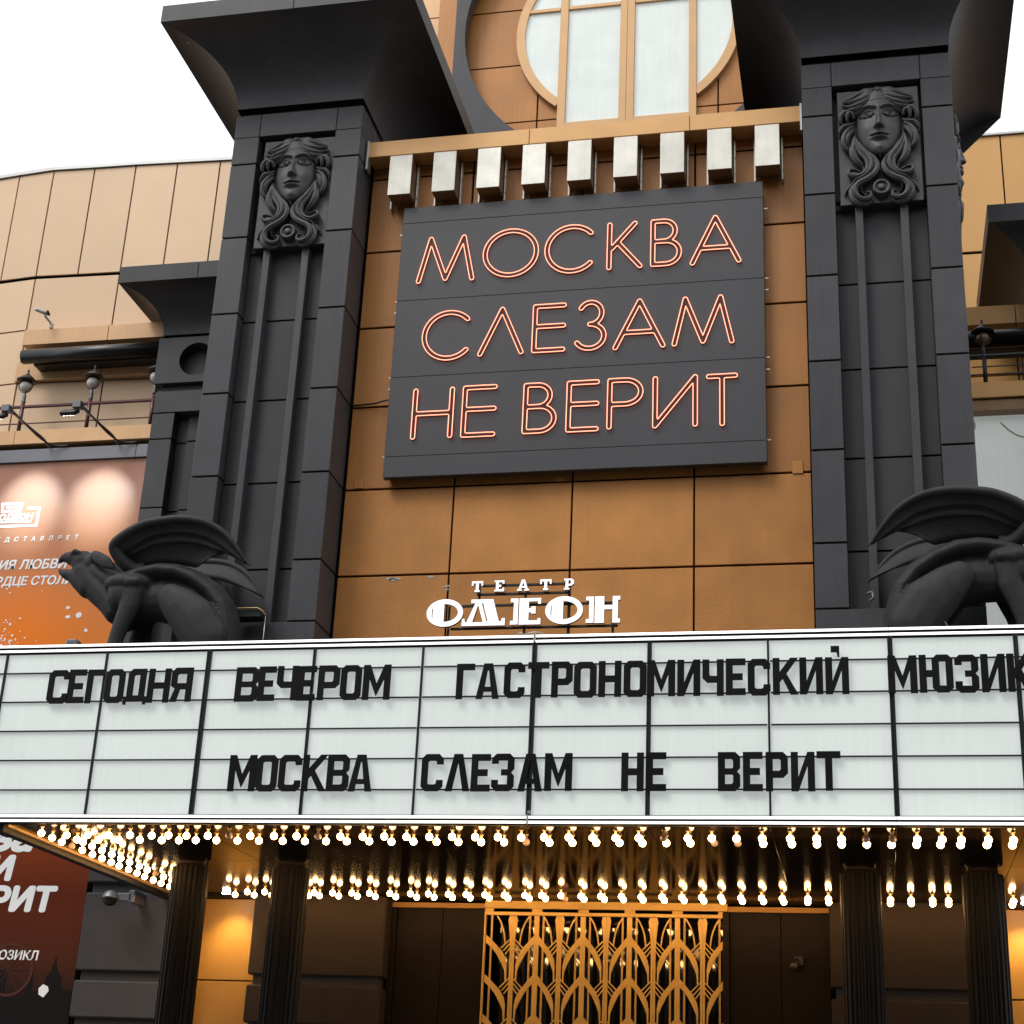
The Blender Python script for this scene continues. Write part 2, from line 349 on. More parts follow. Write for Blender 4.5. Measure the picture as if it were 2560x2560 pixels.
# ------------------------------------------------------------------ tall pilasters
ZJ = [7.728, 8.541, 9.736, 10.932, 12.128, 13.321, 14.513]
def loft_capital(parent, x0, x1, yf, yb, z0, rx, rz, fas, lipw, mt, seam=None):
    """cavetto capital: front and both sides flare out in a quarter curve and end in a fascia"""
    N = 18; b = MB(); rings = []
    for i in range(N+1):
        t = math.pi/2*i/N; o = rx*(1-math.cos(t)); z = z0+rz*math.sin(t); rings.append((o, z))
    cap = None
    def strip(P, Q):   # P,Q functions ring->point
        vsx = []; fs = []
        for o, z in rings: vsx += [P(o, z), Q(o, z)]
        for i in range(N): fs.append((2*i, 2*i+1, 2*i+3, 2*i+2))
        b.add(vsx, fs, 0, True)
    strip(lambda o, z: (x0-o, yf-o, z), lambda o, z: (x1+o, yf-o, z))
    strip(lambda o, z: (x0-o, yb, z), lambda o, z: (x0-o, yf-o, z))
    strip(lambda o, z: (x1+o, yf-o, z), lambda o, z: (x1+o, yb, z))
    o, zt = rings[-1]
    b.add([(x0-o, yb, zt), (x1+o, yb, zt), (x1, yb, z0), (x0, yb, z0)], [(0,1,2,3)])
    fl = b.build('capital', mt, parent, recalc=False)
    zt += .001
    X0, X1, Y0 = x0-o, x1+o, yf-o
    xm = seam if seam is not None else (X0+X1)/2
    bpart('fascia', mt, fl, X0, xm-.004, Y0, Y0+.03, zt, zt+fas, .004)
    bpart('fascia', mt, fl, xm+.004, X1, Y0, Y0+.03, zt, zt+fas, .004)
    bpart('fascia', mt, fl, X0, X0+.03, Y0+.034, yb, zt, zt+fas, .004)
    bpart('fascia', mt, fl, X1-.03, X1, Y0+.034, yb, zt, zt+fas, .004)
    bpart('top_sheet', mt, fl, X0+.03, X1-.03, Y0+.03, yb, zt+fas-.06, zt+fas-.03, 0)
    return fl
def tall_pilaster(x0, x1, label):
    YF, YB = 18.18, 21.2
    p = thing('tall_pilaster', label, 'pilaster', ((x0+x1)/2, YF, 7.0), 'tall dark pilasters')
    bpart('core', M['core'], p, x0+.02, x1-.02, YF+.25, YB, 7.0, 15.43, 0)
    c = (x0+x1)/2; nx0, nx1 = c-.5665, c+.5665         # niche edges
    bpart('base_block', M['dark'], p, x0, x1, YF, 18.775, 6.98, ZJ[0]-.008, .005)
    for a, b in ((x0, nx0), (nx1, x1)):
        for j in range(len(ZJ)-1):
            bpart('block', M['dark'], p, a, b, YF, 18.775, ZJ[j]+.012, ZJ[j+1]-.012, .005)
        bpart('block', M['dark'], p, a, b, YF, 18.775, ZJ[-1]+.012, 14.957, .005)
        bpart('side_sheet', M['dark'], p, a if a == x0 else x1-.2, b if b == x1 else x0+.2, 18.78, YB, 14.925, 15.335, .005)
    if True:
        bpart('block', M['dark'], p, x0, nx0-.005, YF, 18.775, 14.962, 15.335, .005)
        bpart('block', M['dark'], p, nx0+.003, nx1-.003, YF, 18.775, 14.962, 15.335, .005)
        bpart('block', M['dark'], p, nx1+.005, x1, YF, 18.775, 14.962, 15.335, .005)
    # recessed field: three lanes between the ribs
    ribs = ((c-.325, c-.228), (c+.232, c+.332))
    lanes = ((nx0, ribs[0][0]+.01), (ribs[0][1]-.01, ribs[1][0]+.01), (ribs[1][1]-.01, nx1))
    zf = [ZJ[0]-.0] + [z-.045 for z in ZJ[1:-1]] + [13.16]
    for a, b in lanes:
        for j in range(len(zf)-1):
            bpart('field_panel', M['dark2'], p, a+.003, b-.003, YF+.20, YF+.24, zf[j]+.012, zf[j+1]-.012, .003)
    bpart('niche_back', M['dark2'], p, nx0+.003, nx1-.003, YF+.22, YF+.245, 13.16, 14.95, 0)
    for a, b in ribs:
        bpart('rib', M['dark'], p, a, b, YF+.06, YF+.199, ZJ[0]+.002, 13.12, .004)
    bpart('neck', M['dark'], p, x0+.07, x1-.07, YF+.10, YB, 15.337, 15.43, .003)
    loft_capital(p, x0, x1, YF-.03, YB, 15.432, .91, .925, .285, .03, M['dark'], seam=c+.12 if x0 < XC else c-.2)
    # a second, plain white fixing dot under the flare as in the photo
    bpart('fixing', M['steel'], p, x0-.60, x0-.585, YF-.635, YF-.62, 16.20, 16.215, 0)
    return p
tall_pilaster(-8.43, -6.55, 'tall dark panelled pilaster with flared capital, left of the neon sign')
tall_pilaster(-.487, 1.412, 'tall dark panelled pilaster with flared capital, right of the neon sign')

# ------------------------------------------------------------------ face reliefs
def MP(x, y):      # relief drawing coordinates -> metres on the plate (u from its axis, v from its foot)
    return (.0009318*x-.0000481*y-.1799-.4765, -.0000956*x-.0011425*y+15.1426-13.157)
def relief_face():
    a_ = .29; u = np.linspace(-.33, .33, 133); v = np.linspace(.60, 1.60, 170); U, V = np.meshgrid(u, v)
    v0 = 1.12; vb = .645
    t = np.clip((v0-V)/(v0-vb), 0, 1); aw = a_*np.maximum(1-t**2.1, 0)**.62
    t2 = np.clip((V-v0)/(.52), 0, 1); aw = np.where(V > v0, a_*np.maximum(1-t2**3, 0)**.5, aw)
    q = np.clip(1-(U/np.maximum(aw, 1e-3))**2, 0, 1)
    h = .135*q**.5 + .03*q
    g = lambda cu, cv, su, sv: np.exp(-((U-cu)/su)**2-((V-cv)/sv)**2)
    vn = 1.035                   # nose base
    tt = np.clip((1.30-V)/(1.30-vn), 0, 1); on = 1/(1+np.exp(-(V-vn)/.006)); top = 1/(1+np.exp((V-1.36)/.02))
    h += on*top*(.020+.068*tt**1.4)*np.exp(-(np.abs(U)/(.019+.030*tt**2))**2.4)
    for s in (-1, 1):
        h += .022*g(s*.044, 1.05, .024, .022)
        eu = s*.145; ev = 1.248
        h -= .040*g(eu, ev+.020, .095, .060)
        d = ((U-eu)/.074)**2+((V-ev)/.040)**2; h += .046*np.sqrt(np.clip(1-d, 0, 1))
        xx = (U-eu)/.088; lid = ev+.042*(1-xx**2); lo = ev-.034*(1-xx**2); m = np.abs(xx) < 1.08
        h += m*.028*np.exp(-((V-lid-.004)/.010)**2)+m*.012*np.exp(-((V-lo)/.008)**2)-m*.014*np.exp(-((V-lid-.024)/.011)**2)
        rr = np.hypot(U-eu, V-ev-.004); h -= .050*np.exp(-(rr/.017)**2); h -= .018*np.exp(-((rr-.036)/.006)**2)
        bx = np.clip((s*U-.045)/.225, 0, 1); bv = 1.352+.045*np.sin(bx*math.pi*.95)-.028*bx; mb = 1/(1+np.exp(-(s*U-.03)/.006))*(s*U < .285)
        h += mb*.024*np.exp(-((V-bv)/.014)**2)-mb*.018*np.exp(-((V-bv+.034)/.020)**2)
        h += .014*g(s*.17, 1.04, .07, .08)
    cup = .006*np.cos(U*55)
    mw = np.exp(-(np.abs(U)/.100)**4)
    h += mw*(.034*np.exp(-((V-.942-cup)/.014)**2)+.036*np.exp(-((V-.884)/.019)**2)-.038*np.exp(-((V-.913-.004*np.cos(U*60))/.007)**2))
    h -= .018*g(0, .835, .07, .018); h += .034*g(0, .730, .075, .055); h -= .010*g(0, .985, .012, .03)
    h -= .006*np.exp(-((V-1.46-.02*U)/.004)**2)*(np.abs(U) < .15)
    h = np.where(q <= 0, -.03, h)
    b = MB(); n = len(u); vsx = [(float(U[j, i]), -float(h[j, i]), float(V[j, i])) for j in range(len(v)) for i in range(n)]
    keep = q > 0; fs = []
    for j in range(len(v)-1):
        for i in range(n-1):
            if keep[j:j+2, i:i+2].any(): fs.append((j*n+i, j*n+i+1, (j+1)*n+i+1, (j+1)*n+i))
    return b.add(vsx, fs, 0, True)
LOCKS = [   # (points in drawing px, radius m, height above plate m)
 ([(700,255),(590,262),(470,300),(360,350),(262,362)], .040, .10), ([(700,285),(600,320),(500,375),(370,400),(250,392)], .042, .12),
 ([(690,300),(610,360),(500,430),(370,465),(240,440)], .040, .12), ([(670,325),(590,400),(470,480),(330,510),(222,490)], .036, .10),
 ([(700,230),(600,232),(500,262),(430,300)], .045, .07),
 ([(400,590),(350,545),(270,540),(222,600),(230,670),(290,700)], .034, .10), ([(405,620),(370,560),(320,575),(310,640),(345,690)], .026, .12),
 ([(410,650),(340,690),(260,720),(212,790),(215,850)], .030, .07), ([(400,700),(320,760),(270,860),(270,960),(330,1030),(385,1022)], .032, .08),
 ([(405,740),(340,830),(315,930),(350,1010)], .026, .08),
 ([(415,860),(400,960),(395,1060),(440,1150),(520,1220),(560,1290)], .048, .06),
 ([(420,840),(430,960),(500,1080),(580,1170),(590,1280),(520,1360),(420,1385),(345,1345),(360,1295),(430,1290),(510,1310)], .026, .10),
 ([(425,880),(500,1010),(610,1120),(650,1210),(620,1310),(530,1390),(430,1430),(385,1500)], .030, .11),
 ([(470,930),(570,1050),(680,1140),(725,1240),(690,1340),(590,1420),(480,1480),(430,1560),(470,1650),(560,1680),(640,1640),(635,1580),(585,1575)], .036, .11),
 ([(440,1450),(390,1530),(400,1640),(480,1710),(590,1710),(670,1660)], .040, .06),
 ([(450,1430),(370,1480),(320,1545),(292,1600)], .022, .04),
 ([(560,1350),(520,1430),(500,1520),(540,1580)], .030, .05),
]
def relief_plaque(xc, label, yc=18.25, turn=0):
    base = Vector((xc, yc, 13.157)); r = thing('face_relief', label, 'relief', base, 'cast female face reliefs')
    bpart('plate', M['stone'], r, xc-.5175, xc+.5175, yc-.015, yc+.14, 13.157, 14.893, .006)
    if 'face' not in BC:
        BC['face'] = relief_face().mesh('face', M['stone'], False)
        hairs = []
        for pts, rad, hh in LOCKS:
            for s in (-1, 1):
                b = MB(); P = []
                for (x, y) in pts:
                    u_, v_ = MP(x, y); P.append((s*(abs(u_) if False else -u_), -hh, v_))
                P = crom(P, 5); n = len(P)
                def rad_at(i): return rad*(.45+.55*math.sin(math.pi*min(1, (i+1.5)/n*1.15))**.6) if i < n-1 else rad*.3
                for off, rs, dy in ((-.55, .55, .0), (0.0, .62, -.012), (.55, .55, .0)):
                    Q = []
                    for i, p in enumerate(P):
                        t = (P[min(i+1, n-1)]-P[max(i-1, 0)]); t.normalize(); nn = Vector((-t.z, 0, t.x)); ra = rad_at(i)
                        Q.append(p+nn*off*ra+Vector((0, dy+.05*(1-math.sin(math.pi*min(1, (i+1)/n))), 0)))
                    b.tube(Q, [rad_at(i)*rs for i in range(n)], 7, flat=1.25)
                # a fin behind the strands so that the lock stands solid on the plate
                b.tube([p+Vector((0, hh*.5, 0)) for p in P], [rad_at(i)*.85 for i in range(n)], 6, flat=2.2)
                hairs.append(b.mesh('hair_lock', M['stone'], False))
        BC['hairs'] = hairs
        f = MB(); fu, fv = 0, 1.618
        f.lathe([(.0001, .03), (.02, .028), (.026, .012)], (fu, -.15, fv), 12, 'y')
        for k in range(7):
            a = 2*math.pi*k/7; f.lathe([(.0001, .012), (.014, .008), (.02, -.01)], (fu+.038*math.cos(a), -.15, fv+.038*math.sin(a)), 8, 'y')
        BC['flower'] = f.mesh('flower', M['stone'])
        d = MB().lathe([(.0001, .115), (.036, .115), (.042, .108), (.046, .085), (.076, .085), (.080, .112), (.104, .112), (.110, .10), (.112, 0)], (.0, 0, .178), 32, 'y')
        BC['medal'] = d.mesh('medallion', M['stone'])
        c = MB()                    # skull cap under the draped hair
        for s in (-1, 1):
            for (v1, rr) in ((1.60, .09), (1.54, .10), (1.48, .09), (1.40, .08)):
                c.tube([(0, -.06, v1+.02), (s*.15, -.07, v1+.015), (s*.28, -.05, v1-.04), (s*.38, -.03, v1-.09)], [rr, rr, rr*.85, rr*.5], 10, flat=.8)
        BC['cap'] = c.mesh('hair_crown', M['stone'])
    O = base
    for nm, me in [('face', BC['face']), ('flower', BC['flower']), ('medallion', BC['medal']), ('hair_crown', BC['cap'])] + [('hair_lock', h) for h in BC['hairs']]:
        _link(bpy.data.objects.new(nm, me), r, O + Vector((0, -.015, 0)))
    r.rotation_euler.z = R_(turn)
relief_plaque(-7.455, 'cast dark female face with flowing hair on the pilaster left of the neon sign')
relief_plaque(.4765, 'cast dark female face with flowing hair on the pilaster right of the neon sign')
relief_plaque(1.35, 'cast face relief on the outer side of the right tall pilaster, seen edge-on', 19.05, 90)
bpy.context.view_layer.update()

# ------------------------------------------------------------------ neon sign
sg = thing('neon_sign', 'dark sign board with orange neon words МОСКВА СЛЕЗАМ НЕ ВЕРИТ', 'neon sign', (XC, 18.6, 9.8))
sz = [9.796, 10.09, 11.24, 12.395, 13.61, 13.86]
for j in range(5):
    bpart('board_sheet', M['sign'], sg, -5.965, -1.04, 18.60, 18.70, sz[j]+.0025, sz[j+1]-.0025, .003)
bpart('rear_frame', M['blackm'], sg, -5.93, -1.08, 18.705, 18.78, 9.84, 13.82, 0)
for z in (13.47, 12.42, 12.25, 11.27, 11.10, 10.12):
    for s, x in ((0, -6.01), (1, -1.035)):
        bpart('edge_bolt', M['steel'], sg, x, x+.045, 18.66, 18.675, z-.008, z+.008, 0)
def arc(cx, cy, rx, ry, a0, a1, n=22): return [(cx+rx*math.cos(R_(a0+(a1-a0)*i/(n-1))), cy+ry*math.sin(R_(a0+(a1-a0)*i/(n-1)))) for i in range(n)]
NG = {   # stroke centre lines in the unit box
 'М': [[(0,0),(.19,1),(.5,.03),(.81,1),(1,0)]], 'О': [arc(.5,.5,.5,.5,0,360,44)], 'С': [arc(.52,.5,.52,.5,42,318,34)],
 'К': [[(0,0),(0,1)],[(.82,1),(.08,.44)],[(.26,.58),(1,0)]],
 'В': [[(0,0),(0,1),(.42,1)]+arc(.42,.765,.42,.235,90,-90,14)+[(0,.53)],[(.42,.53)]+arc(.5,.265,.5,.265,90,-90,14)+[(0,0)]],
 'А': [[(0,0),(.5,1),(1,0)],[(.17,.32),(.83,.32)]], 'Л': [[(0,0),(.5,1),(1,0)]],
 'Е': [[(1,1),(0,1),(0,0),(1,0)],[(0,.54),(1,.54)]], 'З': [arc(.48,.76,.42,.24,150,-90,20),arc(.46,.26,.54,.26,90,-150,22)],
 'Н': [[(0,0),(0,1)],[(1,0),(1,1)],[(0,.5),(1,.5)]], 'Р': [[(0,0),(0,1),(.5,1)]+arc(.5,.74,.5,.26,90,-90,16)+[(0,.48)]],
 'И': [[(0,1),(0,0),(1,1),(1,0)]], 'Т': [[(0,1),(1,1)],[(.5,1),(.5,0)]]}
def neon(ch, xc, w, z0, z1):
    SW = .056; h = z1-z0; ins = SW/2; st = .0085
    segs = []
    for pl in NG[ch]:
        P = [(ins+p[0]*(w-2*ins), ins+p[1]*(h-2*ins)) for p in pl]
        segs += list(zip(P[:-1], P[1:]))
    nx = int((w+.06)/st)+1; nz = int((h+.06)/st)+1
    gx = -.03+np.arange(nx)*st; gz = -.03+np.arange(nz)*st; X, Z = np.meshgrid(gx, gz); D = np.full(X.shape, 9.)
    for (a, b) in segs:
        dx, dz = b[0]-a[0], b[1]-a[1]; L = dx*dx+dz*dz
        t = np.clip(((X-a[0])*dx+(Z-a[1])*dz)/max(L, 1e-12), 0, 1); D = np.minimum(D, np.hypot(X-a[0]-t*dx, Z-a[1]-t*dz))
    F = D-SW/2; nxt = {}
    T = {1:[(3,0)],2:[(0,1)],3:[(3,1)],4:[(1,2)],5:[(3,2),(1,0)],6:[(0,2)],7:[(3,2)],8:[(2,3)],9:[(2,0)],10:[(0,3),(2,1)],11:[(2,1)],12:[(1,3)],13:[(1,0)],14:[(0,3)]}
    pos = {}
    def ek(j, i, e):
        k = {0: (j, i, 'h'), 1: (j, i+1, 'v'), 2: (j+1, i, 'h'), 3: (j, i, 'v')}[e]
        if k not in pos:
            a = F[k[0], k[1]]; b = F[k[0], k[1]+1] if k[2] == 'h' else F[k[0]+1, k[1]]; t = a/(a-b)
            pos[k] = (gx[k[1]]+(t*st if k[2] == 'h' else 0), gz[k[0]]+(t*st if k[2] == 'v' else 0))
        return k
    S = F < 0; adj = {}
    for j in range(nz-1):
        for i in range(nx-1):
            c = S[j, i]*1+S[j, i+1]*2+S[j+1, i+1]*4+S[j+1, i]*8
            for e0, e1 in T.get(int(c), []):
                a, b = ek(j, i, e0), ek(j, i, e1); adj.setdefault(a, []).append(b); adj.setdefault(b, []).append(a)
    seen = set(); loops = []
    for k0 in list(adj):
        if k0 in seen: continue
        lp = [k0]; seen.add(k0); cur = k0
        while True:
            nn = [k for k in adj[cur] if k not in seen]
            if not nn: break
            cur = nn[0]; seen.add(cur); lp.append(cur)
        if len(lp) > 12: loops.append([pos[k] for k in lp])
    x0 = xc-w/2; bed = MB(); tb = MB()
    for lp in loops:
        Q = [(float((lp[i-1][0]+2*lp[i][0]+lp[(i+1) % len(lp)][0])/4), float((lp[i-1][1]+2*lp[i][1]+lp[(i+1) % len(lp)][1])/4)) for i in range(len(lp))][::2]
        tb.tube([(x0+p[0], 18.565, z0+p[1]) for p in Q], .0063, 6, closed=True)
    lt = tb.build('neon_letter', M['neon'], sg)
    # added bed along the stroke outline, reddened as neon spill on the board
    big = sorted([[(float(x0+p[0]), float(z0+p[1])) for p in lp][::2] for lp in loops], key=lambda q: -(max(p[0] for p in q)-min(p[0] for p in q))*(max(p[1] for p in q)-min(p[1] for p in q)))
    bed.prism(big, 18.585, 18.597); bed.build('letter_bed', M['neonbed'], lt)
for row in ([('М',-5.3,.80,12.63,13.34),('О',-4.408,.762,12.64,13.38),('С',-3.585,.71,12.635,13.375),('К',-2.861,.468,12.645,13.36),('В',-2.311,.407,12.65,13.36),('А',-1.663,.66,12.63,13.36)],
            [('С',-5.21,.70,11.44,12.18),('Л',-4.479,.61,11.47,12.18),('Е',-3.841,.44,11.475,12.185),('З',-3.285,.407,11.465,12.2),('А',-2.649,.675,11.45,12.175),('М',-1.826,.79,11.455,12.16)],
            [('Н',-5.344,.552,10.31,11.035),('Е',-4.723,.453,10.305,11.04),('В',-3.92,.438,10.315,11.03),('Е',-3.361,.419,10.31,11.03),('Р',-2.814,.456,10.325,11.035),('И',-2.176,.564,10.31,11.03),('Т',-1.585,.391,10.30,11.02)]):
    for a in row: neon(*a)

# ------------------------------------------------------------------ upper round window wall
YW = 22.66
uw = thing('arch_wall', 'dark grey wall slab with a large round opening above the golden cornice', 'wall', (XC, YW, 16.9))
outer = [(-6.49, 16.9), (mx(-6.49), 16.9), (mx(-6.49), 24.5), (-6.49, 24.5)]
MB().prism([outer, circle(XC, 19.8, 2.8, 72)[::-1]], YW-.35, YW-.12).build('arch_slab', M['dark'], uw)
bw = MB().box(-6.6, mx(-6.6), YW+.04, YW+.3, 16.0, 24.5).build('backing', M['core'], uw)
zr = [16.9, 18.08, 19.255, 20.435, 21.61, 22.8, 24]; xr = [-6.6, -5.045, -3.5125, -1.98, -.43]
for i in range(4):
    for j in range(6):
        bpart('panel', M['bronze'], uw, xr[i]+.012, xr[i+1]-.012, YW, YW+.03, zr[j]+.012, zr[j+1]-.012, .004)
rw = thing('round_window', 'round window with gold frame and frosted panes above the cornice', 'window', (XC, YW-.05, 17.9))
def ringpart(name, mt, r0, r1, y0, y1, parent, a0=0, a1=360):
    lo = circle(XC, 19.8, r1, 64, R_(a0), R_(a1)); li = circle(XC, 19.8, r0, 64, R_(a0), R_(a1))
    if a1-a0 >= 359.9: MB().prism([lo, li[::-1]], y0, y1).build(name, mt, parent)
    else: MB().prism([lo+li[::-1]], y0, y1).build(name, mt, parent)
# ring broken at the foot, where the middle lights run down to the cornice
a_gap = math.degrees(math.acos(1.16/1.865))
ringpart('frame', M['goldframe'], 1.79, 1.94, YW-.09, YW-.005, rw, -a_gap, 180+a_gap)
for x0, x1 in ((-4.685, -4.547), (-3.635, -3.5135), (-3.5115, -3.385), (-2.46, -2.332)):
    bpart('mullion', M['goldframe'], rw, x0, x1, YW-.10, YW-.005, 17.0, 21.4, .005)
for x0, x1, z in ((-5.24, -4.69, 20.27), (-4.545, -3.638, 20.275), (-3.383, -2.462, 20.28), (-2.33, -1.79, 20.28)):
    bpart('transom', M['goldframe'], rw, x0, x1, YW-.085, YW-.005, z, z+.07, .004)
bpart('sill', M['goldframe'], rw, -4.6, -2.4, YW-.095, YW-.006, 17.80, 17.93, .004)
def clipcircle(x0, x1, z0, z1, r=1.80):
    P = []; N = 14
    if x1 <= XC: xsx = [x0+(x1-x0)*i/N for i in range(N+1)]
    else: xsx = [x0+(x1-x0)*i/N for i in range(N+1)]
    lo = []; hi = []
    for x in xsx:
        d = r*r-(x-XC)**2; d = math.sqrt(max(d, 0)); a = max(z0, 19.8-d); b = min(z1, 19.8+d)
        if b-a > .01: lo.append((x, a)); hi.append((x, b))
    return lo+hi[::-1]
for a, b, c_, d_, full in ((-5.3,-4.69,17.9,20.27,0),(-5.3,-4.69,20.34,22,0),(-4.545,-3.638,17.93,20.275,1),(-4.545,-3.638,20.345,21.3,1),(-3.383,-2.462,17.93,20.28,1),(-3.383,-2.462,20.35,21.3,1),(-2.33,-1.73,17.9,20.28,0),(-2.33,-1.73,20.35,22,0)):
    lp = [(a,c_),(b,c_),(b,d_),(a,d_)] if full else clipcircle(a, b, c_, d_)
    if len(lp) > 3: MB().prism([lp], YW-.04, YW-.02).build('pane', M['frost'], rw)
# tower flank left of the arch slab; its shaded front is painted brown
tf = thing('tower_flank', 'narrow tan and brown tower strip beside the capital left of the round window', 'wall', (-6.8, 22.8, 14.9))
for j in range(5):
    z = 14.9+j*2.0
    bpart('panel', M['bronze'], tf, -6.86, -6.5, 22.5, 22.9, z+.01, z+1.99, .004)
    bpart('panel', M['peach2'], tf, -8.3, -6.88, 23.2, 23.3, z+.01, z+1.99, .004)

# ------------------------------------------------------------------ side walls
lw = thing('left_wing_wall', 'pale champagne panelled upper wall at the left, gently curved', 'wall', (-12.5, 22.85, 11))
def face_panel(parent, mt, p, q, z0, z1, gap=.024, th=.03, name='panel'):
    """a flat panel standing between plan points p and q"""
    a = Vector((p[0], p[1], 0)); b = Vector((q[0], q[1], 0)); t = (b-a).normalized(); n = Vector((t.y, -t.x, 0))
    if n.y > 0: n = -n
    a = a+t*gap/2; b = b-t*gap/2; c = (a+b)/2
    L = (b-a).length/2; H = (z1-z0-gap)/2
    key = ('fp', round(L, 3), round(H, 3), mt.name, round(t.y, 4))
    if key not in BC:
        V = MB().box(-L, L, -th/2, th/2, -H, H, .004); ang = math.atan2(t.y, t.x)
        V.v = [(x*math.cos(ang)-y*math.sin(ang), x*math.sin(ang)+y*math.cos(ang), z) for x, y, z in V.v]
        BC[key] = V.mesh(name, mt)
    return _link(bpy.data.objects.new(name, BC[key]), parent, (c.x, c.y, (z0+z1)/2))
TP = [(-18.5, 23.5), (-17.0, 23.2), (-15.9, 23.0), (-14.7, 22.86), (-13.985, 22.79), (-13.2, 22.82), (-12.41, 22.84), (-11.63, 22.88), (-10.83, 22.92), (-10.0, 22.97), (-8.9, 23.02), (-7.7, 23.05)]
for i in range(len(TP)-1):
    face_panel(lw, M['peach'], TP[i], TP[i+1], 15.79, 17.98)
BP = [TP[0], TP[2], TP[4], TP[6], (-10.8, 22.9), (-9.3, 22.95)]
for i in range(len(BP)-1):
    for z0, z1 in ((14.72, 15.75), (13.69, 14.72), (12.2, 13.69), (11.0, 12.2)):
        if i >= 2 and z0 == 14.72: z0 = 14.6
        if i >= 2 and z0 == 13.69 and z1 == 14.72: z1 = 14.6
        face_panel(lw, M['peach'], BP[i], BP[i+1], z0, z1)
b = MB()
for i in range(len(TP)-1):
    p, q_ = TP[i], TP[i+1]
    b.add([(p[0], p[1]+.05, 10.9), (q_[0], q_[1]+.05, 10.9), (q_[0], q_[1]+.05, 17.95), (p[0], p[1]+.05, 17.95)], [(0,1,2,3)])
b.build('backing', M['core'], lw, recalc=False)
b = MB()
for i in range(len(TP)-1):
    p, q_ = TP[i], TP[i+1]
    b.add([(p[0], p[1]-.05, 17.985), (q_[0], q_[1]-.05, 17.985), (q_[0], q_[1]-.05, 18.05), (p[0], p[1]-.05, 18.05), (q_[0], q_[1]+.4, 18.05), (p[0], p[1]+.4, 18.05), (q_[0], q_[1]+.4, 17.985), (p[0], p[1]+.4, 17.985)], [(0,1,2,3),(3,2,4,5),(1,0,7,6)])
b.build('coping', M['steel'], lw, recalc=False)
rwl = thing('right_wing_wall', 'ochre panelled upper wall at the right, beyond the tall pilaster', 'wall', (2.5, 22.8, 11))
RX = [-.5, .95, 1.82, 2.635, 3.45, 4.25, 5.1, 6.6]
for i in range(len(RX)-1):
    bpart('panel', M['ochre'], rwl, RX[i]+.012, RX[i+1]-.012, 24.4, 24.43, 16.0, 18.22, .004)
for i, (a, b_) in enumerate(((-.5, 1.28), (1.28, 2.635), (2.635, 4.25), (4.25, 6.6))):
    for z0, z1 in ((14.87, 15.96), (13.69, 14.87), (12.2, 13.69)):
        bpart('panel', M['ochre'], rwl, a+.012, b_-.012, 24.4, 24.43, z0+.012, z1-.012, .004)
bpart('backing', M['core'], rwl, -.5, 6.6, 24.44, 24.6, 11, 18.18, 0)
bpart('coping', M['steel'], rwl, -.5, 6.6, 24.36, 24.8, 18.225, 18.27, .003)

# ------------------------------------------------------------------ small pilasters
def small_pilaster(s, label):
    f = (lambda a, b: (a, b)) if s < 0 else (lambda a, b: (mx(b), mx(a)))
    def bb(name, mt, a, b, *r, **k): return bpart(name, mt, p, *f(a, b), *r, **k)
    p = thing('small_pilaster', label, 'pilaster', (-10.34 if s < 0 else mx(-10.34), 21.97, 7))
    Y0, Y1 = 21.97, 22.75
    bb('core', M['core'], -10.97, -9.71, Y0+.25, Y1, 4.9, 13.9, c=0)
    for z0, z1 in ((5.3, 6.1), (6.1, 7.3), (7.3, 8.5), (8.5, 9.74), (9.74, 10.935), (10.935, 12.12), (12.12, 12.58)):
        bb('block', M['dark'], -10.99, -10.61, Y0, Y1, z0+.010, z1-.010, c=.005)
        bb('block', M['dark'], -10.07, -9.69, Y0, Y1, z0+.010, z1-.010, c=.005)
        bb('field_panel', M['dark2'], -10.605, -10.42, Y0+.2, Y0+.23, z0+.012, z1-.012, c=.003)
        bb('field_panel', M['dark2'], -10.41, -10.075, Y0+.14, Y0+.23, z0+.012, z1-.012, c=.003)
    bb('block', M['dark'], -10.99, -9.69, Y0, Y1, 12.59, 12.965, c=.005)
    bb('neck', M['dark2'], -10.93, -9.75, Y0+.06, Y1, 12.967, 13.09, c=.003)
    x0, x1 = f(-11.03, -9.65); cx = (x0+x1)/2
    MB().prism([[(x0,13.095),(x1,13.095),(x1,13.915),(x0,13.915)], circle(cx, 13.505, .295, 40)[::-1]], Y0-.04, Y1).build('round_recess_block', M['dark'], p)
    MB().prism([circle(cx, 13.505, .30, 40)], Y0+.16, Y0+.2).build('recess_disc', M['dark2'], p)
    bb('neck', M['dark2'], -10.92, -9.76, Y0+.06, Y1, 13.918, 13.985, c=.003)
    x0, x1 = f(-10.99, -9.69)
    loft_capital(p, x0, x1, Y0, 23.3 if s < 0 else 24.25, 13.99, .615, .68, .30, .03, M['dark'], seam=cx+.1)
small_pilaster(-1, 'smaller dark pilaster with flared capital and round recess, beside the poster')
small_pilaster(1, 'smaller dark pilaster with black capital at the right edge of the picture')

